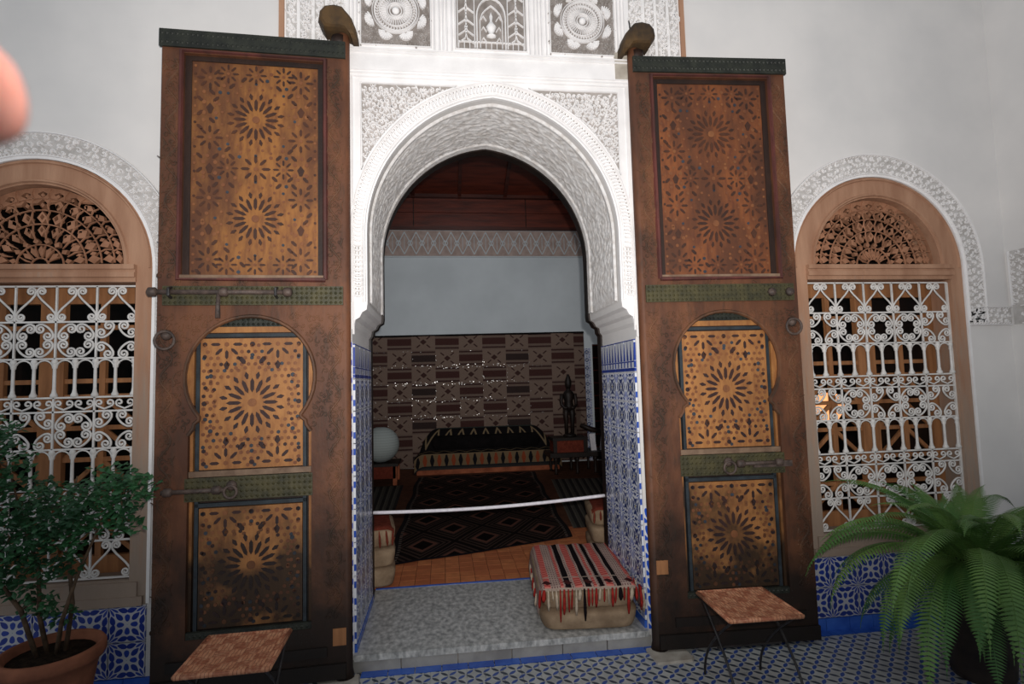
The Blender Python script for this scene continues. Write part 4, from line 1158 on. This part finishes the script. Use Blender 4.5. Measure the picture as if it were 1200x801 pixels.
# potted bush in front of the left window
pb = empty('potted_bush', (-1.87, -.335, 0)); tag(pb, 'leafy green bush in a terracotta pot before the left window', 'plant')
MB().lathe([(.0, 0), (.13, 0), (.135, .02), (.18, .29), (.19, .33), (.205, .335), (.213, .35), (.213, .385), (.203, .40), (.186, .395), (.178, .35), (.0, .35)], 36).build('pot', M['clay_pot'], pb, smooth=True)
MB().lathe([(.0, .352), (.176, .352), (.17, .362), (.0, .372)], 24).build('soil', M['soil'], pb, smooth=True)
rnd = random.Random(21)
stems = [[(-.03, .02, .36), (-.06, .0, .55), (-.05, -.03, .78), (-.12, -.04, 1.0), (-.2, -.02, 1.25)],
         [(.02, .0, .36), (.05, -.02, .52), (.12, -.04, .72), (.22, -.06, .95), (.33, -.08, 1.12)],
         [(.04, .03, .36), (.06, .04, .58), (.05, .02, .8), (.06, .0, 1.02), (.10, -.02, 1.2)],
         [(-.05, -.02, .36), (-.10, -.06, .6), (-.22, -.10, .82), (-.34, -.12, 1.05), (-.4, -.10, 1.3)]]
for st in stems: MB().tube(st, [.011, .010, .008, .006, .003], 6).build('stem', M['twig'], pb, smooth=True)
fo = MB()
def leaflet(mb, p, d, up_, l, w):
    d = Vector(d).normalized(); sd = d.cross(Vector(up_)).normalized(); n = sd.cross(d); p = Vector(p)
    mb.add([p, p+d*l*.45+sd*w/2-n*l*.05, p+d*l-n*l*.12, p+d*l*.45-sd*w/2-n*l*.05, p+d*l*.45+n*l*.06], [(0, 1, 4), (1, 2, 4), (2, 3, 4), (3, 0, 4)])
clusters = [(-.30, -.05, 1.42, .17), (-.22, -.12, 1.28, .2), (-.40, -.1, 1.20, .2), (-.12, -.05, 1.12, .18), (.05, -.08, 1.06, .18), (.22, -.1, 1.08, .17), (.36, -.1, 1.12, .14), (.42, -.1, 1.16, .10), (.28, -.06, 1.19, .12),
            (-.3, -.12, 1.02, .2), (-.14, -.1, .92, .18), (.02, -.08, .9, .15), (-.42, -.08, .85, .18), (-.28, -.05, .74, .15), (.12, -.1, .98, .14), (-.05, -.02, .62, .09), (.03, .02, .55, .07), (-.1, -.06, .76, .13), (-.36, -.05, 1.34, .16), (.36, -.12, .99, .10), (.08, -.05, .80, .09)]
for (x, y, z, r) in clusters:
    for k in range(int(235*r/.17*(r/.17))):
        while True:
            a = Vector((rnd.uniform(-1, 1), rnd.uniform(-1, 1), rnd.uniform(-1, 1)))
            if a.length < 1: break
        p = Vector((x, y, z))+Vector((a.x*r, a.y*r*.75, a.z*r*.72))
        if p.y > .29: continue
        d = Vector((rnd.uniform(-1, 1), rnd.uniform(-1, .3), rnd.uniform(-.6, .35)))
        leaflet(fo, p, d, (rnd.uniform(-.4, .4), rnd.uniform(-.7, 0), 1), rnd.uniform(.026, .042), rnd.uniform(.020, .032))
fo.build('foliage', M['bush'], pb, kind='stuff')
tw = MB()
for (x, y, z, r) in clusters:
    st = min(stems, key=lambda s_: min((Vector(q)-Vector((x, y, z))).length for q in s_)); q = min(st, key=lambda q: (Vector(q)-Vector((x, y, z))).length)
    tw.tube([q, ((q[0]+x)/2, (q[1]+y)/2, (q[2]+z)/2+.02), (x, y, z)], [.004, .003, .002], 5)
tw.build('twigs', M['twig'], pb, kind='stuff')

# big fern
fn = empty('potted_fern', (2.78, -.62, 0)); tag(fn, 'large arching green fern in the right corner below the window', 'plant')
MB().lathe([(.0, 0), (.13, 0), (.14, .03), (.175, .5), (.195, .51), (.195, .56), (.18, .57), (.165, .54), (.0, .53)], 32).build('pot', M['fern_pot'], fn, smooth=True)
MB().lathe([(.0, .53), (.16, .532), (.13, .55), (.0, .56)], 20).build('soil', M['soil'], fn, smooth=True)
rnd = random.Random(5)
def frond(az, L_, e0, e1, wd, base, twist=0):
    m_ = MB(); n = 52; p = Vector(base); pts = []; tg = []
    for i in range(n+1):
        t = i/n; e = e0+(e1-e0)*(t**1.15); a = az+twist*t
        d = Vector((math.cos(a)*math.cos(e), math.sin(a)*math.cos(e), math.sin(e)))
        pts.append(p.copy()); tg.append(d); p += d*L_/n
    m_.tube(pts[::2], [.004*(1-.75*i/(n/2)) for i in range(n//2+1)], 4)
    for i in range(4, n):
        t = i/n; l = wd*(math.sin(PI*min(1, (t*.93+.07))**.72))**.8*(1 if t < .8 else (1-t)/.2*.8+.2)
        d = tg[i]; side = d.cross(Vector((0, 0, 1)))
        if side.length < .05: side = Vector((-math.sin(az), math.cos(az), 0))
        side.normalize(); nn = side.cross(d).normalized()
        for sg in (-1, 1):
            dr = (side*sg*.95+d*.28-nn*.16).normalized(); w = L_/n*.36
            o = pts[i]
            q0 = o+d*w; q1 = o-d*w; mid = o+dr*l*.55-nn*l*.02; tip = o+dr*l-nn*l*.14+d*l*.06
            m_.add([q1, mid-d*w*.85, tip, mid+d*w*.85, q0], [(0, 1, 3, 4), (1, 2, 3)])
    m_.build('frond', M['fern'], fn)
spec = []
for k in range(24): spec.append((2*PI*k/24+rnd.uniform(-.12, .12), rnd.uniform(.9, 1.15), rnd.uniform(.75, 1.15), rnd.uniform(-1.45, -1.0), .088))
for k in range(22): spec.append((2*PI*(k+.5)/22+rnd.uniform(-.2, .2), rnd.uniform(.6, .85), rnd.uniform(1.0, 1.4), rnd.uniform(-.9, -.2), .080))
for k in range(30): spec.append((PI*.8+PI*1.3*k/30+rnd.uniform(-.1, .1), rnd.uniform(.75, 1.05), rnd.uniform(.35, .8), rnd.uniform(-1.66, -1.35), .092))
for k in range(14): spec.append((PI*1.0+PI*k/14+rnd.uniform(-.1, .1), rnd.uniform(.55, .75), rnd.uniform(-.1, .35), rnd.uniform(-1.6, -1.5), .085))
for az, L_, e0, e1, wd in spec:
    # fronds on the wall side stand up steeper
    back = max(0, math.sin(az)); right = max(0, math.cos(az)); L2 = L_*(1-.40*back-.06*right)
    frond(az, L2, min(1.5, e0+.35*back), e1+.9*back, wd*rnd.uniform(.85, 1.1), (.08*math.cos(az), .08*math.sin(az), .57), rnd.uniform(-.45, .45))

# ------------------------------------------------------------------ furnishings of the room
kl = MB().grid(lambda u, v: (u*4.5, .018*math.sin(u*23+v*3)-.014*(1-v)+.0, v*2.36+(.03*u)), 90, 30)
kb = MB().grid(lambda u, v: (u*4.5, .018*math.sin(u*23+v*3)+.012, v*2.36+(.03*u)), 20, 4)
ko = empty('wall_kilim', (-1.86, YB-.06, .1)); tag(ko, 'large brown patterned kilim hanging on the back wall', 'wall hanging')
kw = kl.build('weave', M['kilim'], ko, smooth=True)
sq = MB(); rnd = random.Random(4)
for k in range(1500):
    x = rnd.uniform(.4, 3.7); z = rnd.uniform(.7, 2.1); 
    fx = (x/.43) % 1; fz_ = (z/.302) % 1
    if not (fz_ < .12 or fz_ > .88 or fx < .06): continue
    r = .0055; a, b = rnd.uniform(-.075, .075), rnd.uniform(-.075, .075); y = .018*math.sin(x/4.5*23+z/2.36*3)-.014*(1-z/2.36)-.004
    n = Vector((a, -1, b)).normalized(); u = n.orthogonal().normalized(); w = n.cross(u); c = Vector((x, y, z))
    sq.add([c+(u*math.cos(2*PI*i/6)+w*math.sin(2*PI*i/6))*r for i in range(6)], [tuple(range(6))])
sq.build('sequins', M['sequin'], ko, kind='stuff')
MB().tube([(0, -.0, 2.37), (2.25, 0, 2.385), (4.5, 0, 2.40)], .018, 6).build('top_hem', M['black'], ko)
dh = MB().grid(lambda u, v: (u*1.3, .02*math.sin(u*14), v*2.15), 30, 4)
do = empty('dark_hanging', (2.80, YB-.05, .12)); tag(do, 'black hanging textile with thin dark red stripes right of the kilim', 'wall hanging'); dh.build('weave', M['dark_stripe'], do, smooth=True)

rg = MB()
RC = [(-.50, 1.46), (1.20, 1.98), (1.47, 5.88), (-.44, 5.84)]
def rugf(u, v):
    a = Vector(RC[0]).lerp(Vector(RC[1]), u); b = Vector(RC[3]).lerp(Vector(RC[2]), u); p = a.lerp(b, v)
    return (p.x+.012*math.sin(v*21), p.y+.012*math.sin(u*9), .108+.003*math.sin(u*13+v*17))
tag(rg.grid(rugf, 30, 60).build('diamond_rug', M['rug'], smooth=True), 'long black-brown rug with diamond pattern on the room floor', 'rug')
def runner(name, c, label):
    def f(u, v):
        a = Vector(c[0]).lerp(Vector(c[1]), u); b = Vector(c[3]).lerp(Vector(c[2]), u); p = a.lerp(b, v); return (p.x, p.y, .106+.002*math.sin(u*9+v*30))
    tag(MB().grid(f, 12, 40).build(name, M['runner'], smooth=True), label, 'rug', 'grey runners beside the diamond rug')
runner('grey_runner', [(1.28, 2.3), (2.0, 2.25), (2.5, 5.0), (1.6, 5.1)], 'grey striped runner right of the diamond rug')
runner('grey_runner', [(-1.3, 3.3), (-.6, 3.35), (-.62, 5.2), (-1.5, 5.2)], 'grey striped runner left of the diamond rug')

db = empty('daybed', (.735, 6.44, .1)); tag(db, 'low daybed covered with a black and orange kilim before the wall hanging', 'daybed')
MB().box(-1.20, 1.20, -.38, .36, .0, .075).build('platform', M['terracotta'], db, label='orange wooden platform board')
MB().box(-1.19, 1.19, -.36, .36, .075, .11).build('slats', M['dark_wood'], db)
def dayf(u, v):
    x = -1.24+2.48*u
    if v < .25: y, z = -.395-.01*math.sin(u*40), .115+(.345-.115)*v/.25
    elif v < .70:
        t = (v-.25)/.45; y = -.39+.46*t; z = .345+.02*math.sin(PI*t)
    else:
        t = (v-.70)/.30; y = .07+.26*t; z = .36+.35*math.sin(t*PI/2)
    k = max(0, v-.45)/.55; xx = x*(1-.22*k*k); e = max(0, abs(x)-1.08)/.16
    return (xx, y, z-e*e*.10)
MB().grid(dayf, 60, 50).build('cover', M['day'], db, smooth=True)
bo = MB().tube([(-.95, .2, .40), (-.9, .2, .42), (.9, .2, .42), (.95, .2, .40)], [.1, .17, .17, .1], 16); bo.build('bolster', M['black'], db, smooth=True)
MB().box(-1.17, 1.17, -.36, .08, .11, .33).build('mattress', M['black'], db)

lt = empty('low_table', (-1.12, 5.55, .1)); tag(lt, 'low reddish wooden table under the paper lantern', 'table')
MB().box(-.42, .42, -.3, .3, .28, .32).build('table_top', M['dark_wood'], lt)
MB().box(-.38, .38, -.28, -.25, .10, .28).build('apron', M['fringe_rust'], lt)
for sx in (-1, 1):
    for sy in (-1, 1): MB().box(sx*.37-.03, sx*.37+.03, sy*.25-.03, sy*.25+.03, 0, .28).build('leg', M['terracotta'], lt)
pl_ = MB().lathe([(.06, -.262)]+[(.28*math.cos(a)*(1+.012*(i % 2)), .27*math.sin(a)) for i, a in enumerate([-1.34+2.68*k/40 for k in range(41)])]+[(.06, .262)], 32)
po = tag(pl_.build('paper_lantern', M['paper'], smooth=True), 'round white paper lantern on the low table left', 'lantern'); po.location = (-.98, 5.5, .42+.268)

bn = empty('black_bench', (2.22, 5.75, .1)); tag(bn, 'long low black bench right of the daybed', 'bench')
MB().box(-.55, .6, -.28, .28, .27, .34).build('seat', M['dark_wood'], bn)
for sx in (-.45, -.1, .2, .5):
    for sy in (-.22, .22): MB().lathe([(.035, 0), (.02, .03), (.03, .1), (.018, .16), (.035, .22), (.04, .27)], 10, c=(sx, sy, 0)).build('leg', M['dark_wood'], bn, smooth=True)
cs = empty('wooden_chest', (2.02, 5.75, .44)); tag(cs, 'small reddish chest with dark lid on the black bench', 'chest')
MB().box(-.26, .26, -.2, .2, .0, .19).build('body', M['fringe_rust'], cs); MB().box(-.29, .29, -.22, .22, .19, .235).build('lid', M['dark_wood'], cs)
for sx in (-1, 1): MB().box(sx*.25-.03, sx*.25+.03, -.215, -.19, 0, .19).build('corner_post', M['dark_wood'], cs)
fg = MB()
fg.lathe([(.0, 0), (.11, 0), (.11, .03), (.08, .045), (.0, .05)], 14)
for sx in (-1, 1):
    fg.tube([(sx*.05, -.01, .03), (sx*.052, 0, .20), (sx*.05, -.015, .24), (sx*.055, 0, .36), (sx*.045, 0, .46)], [.03, .032, .036, .05, .055], 9)
    fg.tube([(sx*.105, 0, .70), (sx*.125, .01, .60), (sx*.12, -.01, .52), (sx*.075, -.05, .47), (sx*.03, -.07, .48)], [.035, .03, .027, .024, .02], 8)
fg.tube([(0, 0, .44), (0, 0, .50), (0, 0, .58), (0, 0, .68), (0, 0, .735), (0, 0, .77), (0, 0, .82)], [.075, .08, .07, .10, .075, .035, .035], 12)
fg.lathe([(.0, .78), (.03, .79), (.05, .83), (.058, .88), (.05, .94), (.03, .985), (.02, 1.02), (.0, 1.03)], 12, c=(0, -.01, 0))
fo_ = fg.build('carved_figurine', M['dark_wood'], smooth=True); fo_.location = (2.06, 5.74, .675); tag(fo_, 'slender dark carved standing figurine on the chest', 'figurine')
sd = empty('small_stand', (2.52, 5.72, .44)); tag(sd, 'small stand with two white tapered legs at the right end of the bench', 'stand')
for sx in (-1, 1):
    MB().add([(sx*.03, -.05, 0), (sx*.12, -.05, 0), (sx*.15, -.05, .27), (sx*.06, -.05, .27), (sx*.03, -.02, 0), (sx*.12, -.02, 0), (sx*.15, -.02, .27), (sx*.06, -.02, .27)], [(0,1,2,3),(7,6,5,4),(0,4,5,1),(1,5,6,2),(2,6,7,3),(3,7,4,0)]).build('leg', M['rope'], sd)
MB().tube([(-.28, -.02, .42), (-.1, -.02, .34), (.17, -.02, .28)], [.03, .045, .04], 8).build('slanted_top', M['dark_wood'], sd, smooth=True)

# lit pendant lamp deep in the room, seen through the right window's grille
la = empty('pendant_lamp', (3.36, 1.2, 1.24)); tag(la, 'small lit brass pendant lamp seen through the right window grille', 'lamp')
MB().lathe([(.0, -.06), (.07, -.04), (.12, .04), (.12, .12), (.07, .18), (.0, .2)], 16).build('globe', M['bulb'], la, smooth=True)
MB().lathe([(.05, .19), (.055, .2), (.03, .25), (.008, .28)], 12).build('cap', M['brass'], la, smooth=True)
MB().tube([(0, 0, .27), (0, 0, 4.32)], .004, 5).build('chain', M['brass'], la)
lp = bpy.data.lights.new('lamp_light', 'POINT'); lp.energy = 4; lp.color = (1, .6, .3); lp.shadow_soft_size = .09
lo = bpy.data.objects.new('lamp_light', lp); COL.objects.link(lo); lo.parent = la; lo.location = (0, -.0, .1)

# invented lamp inside above the doorway, unseen, added to brighten the room
wp = empty('added_spotlight', (CX, TH+.02, 3.95)); tag(wp, 'added unseen spotlight above the arch that brightens the room', 'lamp')
MB().lathe([(.0, 0), (.05, .0), (.05, .02), (.0, .02)], 14, R=Matrix.Rotation(-PI/2, 3, 'X')).build('wall_plate', M['iron'], wp)
MB().tube([(0, .02, 0), (0, .16, .02)], .012, 8).build('arm', M['iron'], wp)
MB().lathe([(.03, 0), (.05, .04), (.055, .14), (.05, .14), (.045, .04), (.0, .03)], 16, c=(0, .14, .02), R=Matrix.Rotation(-PI/2, 3, 'X')).build('hood', M['iron'], wp, smooth=True)
wsp = bpy.data.lights.new('added_fill_beam', 'SPOT'); wsp.energy = 235; wsp.spot_size = math.radians(70); wsp.spot_blend = .9; wsp.color = (.94, .97, 1); wsp.shadow_soft_size = .05
wo = bpy.data.objects.new('added_fill_beam', wsp); COL.objects.link(wo); wo.parent = wp; wo.location = (0, .30, .02)
wo.rotation_euler = Vector((.05, 1, -.22)).to_track_quat('-Z', 'Y').to_euler()

# ------------------------------------------------------------------ the photographer's hand, one fingertip before the lens
def hand():
    def cp(x, y, z): return tuple(CAM+CR*x-CD*y+CF*z)         # metres right, up, forward of the lens
    me = bpy.data.meshes.new('person'); V = []; Ed = []; Rr = []
    def chain(pts, rad, start=None):
        pr = start
        for p, r in zip(pts, rad):
            V.append(cp(*p)); Rr.append(r); i = len(V)-1
            if pr is not None: Ed.append((pr, i))
            pr = i
        return pr
    w = chain([(-.36, -.14, .02), (-.27, -.07, .06)], [.034, .027])       # forearm, wrist
    palm = chain([(-.225, -.025, .085), (-.195, .0, .10)], [.030, .030], w)
    # index finger points into the view
    chain([(-.172, .035, .112), (-.150, .052, .120), (-.128, .0585, .127), (-.116, .0595, .129)], [.0135, .0135, .0145, .0135], palm)
    chain([(-.168, .022, .098), (-.146, .024, .082), (-.150, .006, .072), (-.165, .0, .075)], [.0125, .0115, .0105, .009], palm)
    chain([(-.172, .006, .092), (-.152, .004, .074), (-.158, -.014, .066), (-.172, -.018, .070)], [.012, .011, .010, .009], palm)
    chain([(-.182, -.012, .088), (-.166, -.018, .072), (-.172, -.032, .066), (-.184, -.034, .070)], [.010, .009, .0085, .0075], palm)
    chain([(-.215, .02, .07), (-.195, .04, .06), (-.178, .05, .062)], [.015, .013, .010], palm-1)
    me.from_pydata(V, Ed, []); o = bpy.data.objects.new('person', me); COL.objects.link(o)
    sk_ = o.modifiers.new('skin', 'SKIN'); sk_.use_smooth_shade = True
    for i, r in enumerate(Rr): me.skin_vertices[0].data[i].radius = (r, r)
    me.skin_vertices[0].data[0].use_root = True
    ss = o.modifiers.new('sub', 'SUBSURF'); ss.levels = 2; ss.render_levels = 2
    me.materials.append(M['skin']); tag(o, "photographer's hand, blurred pink fingertip at the upper left", 'person')
hand()
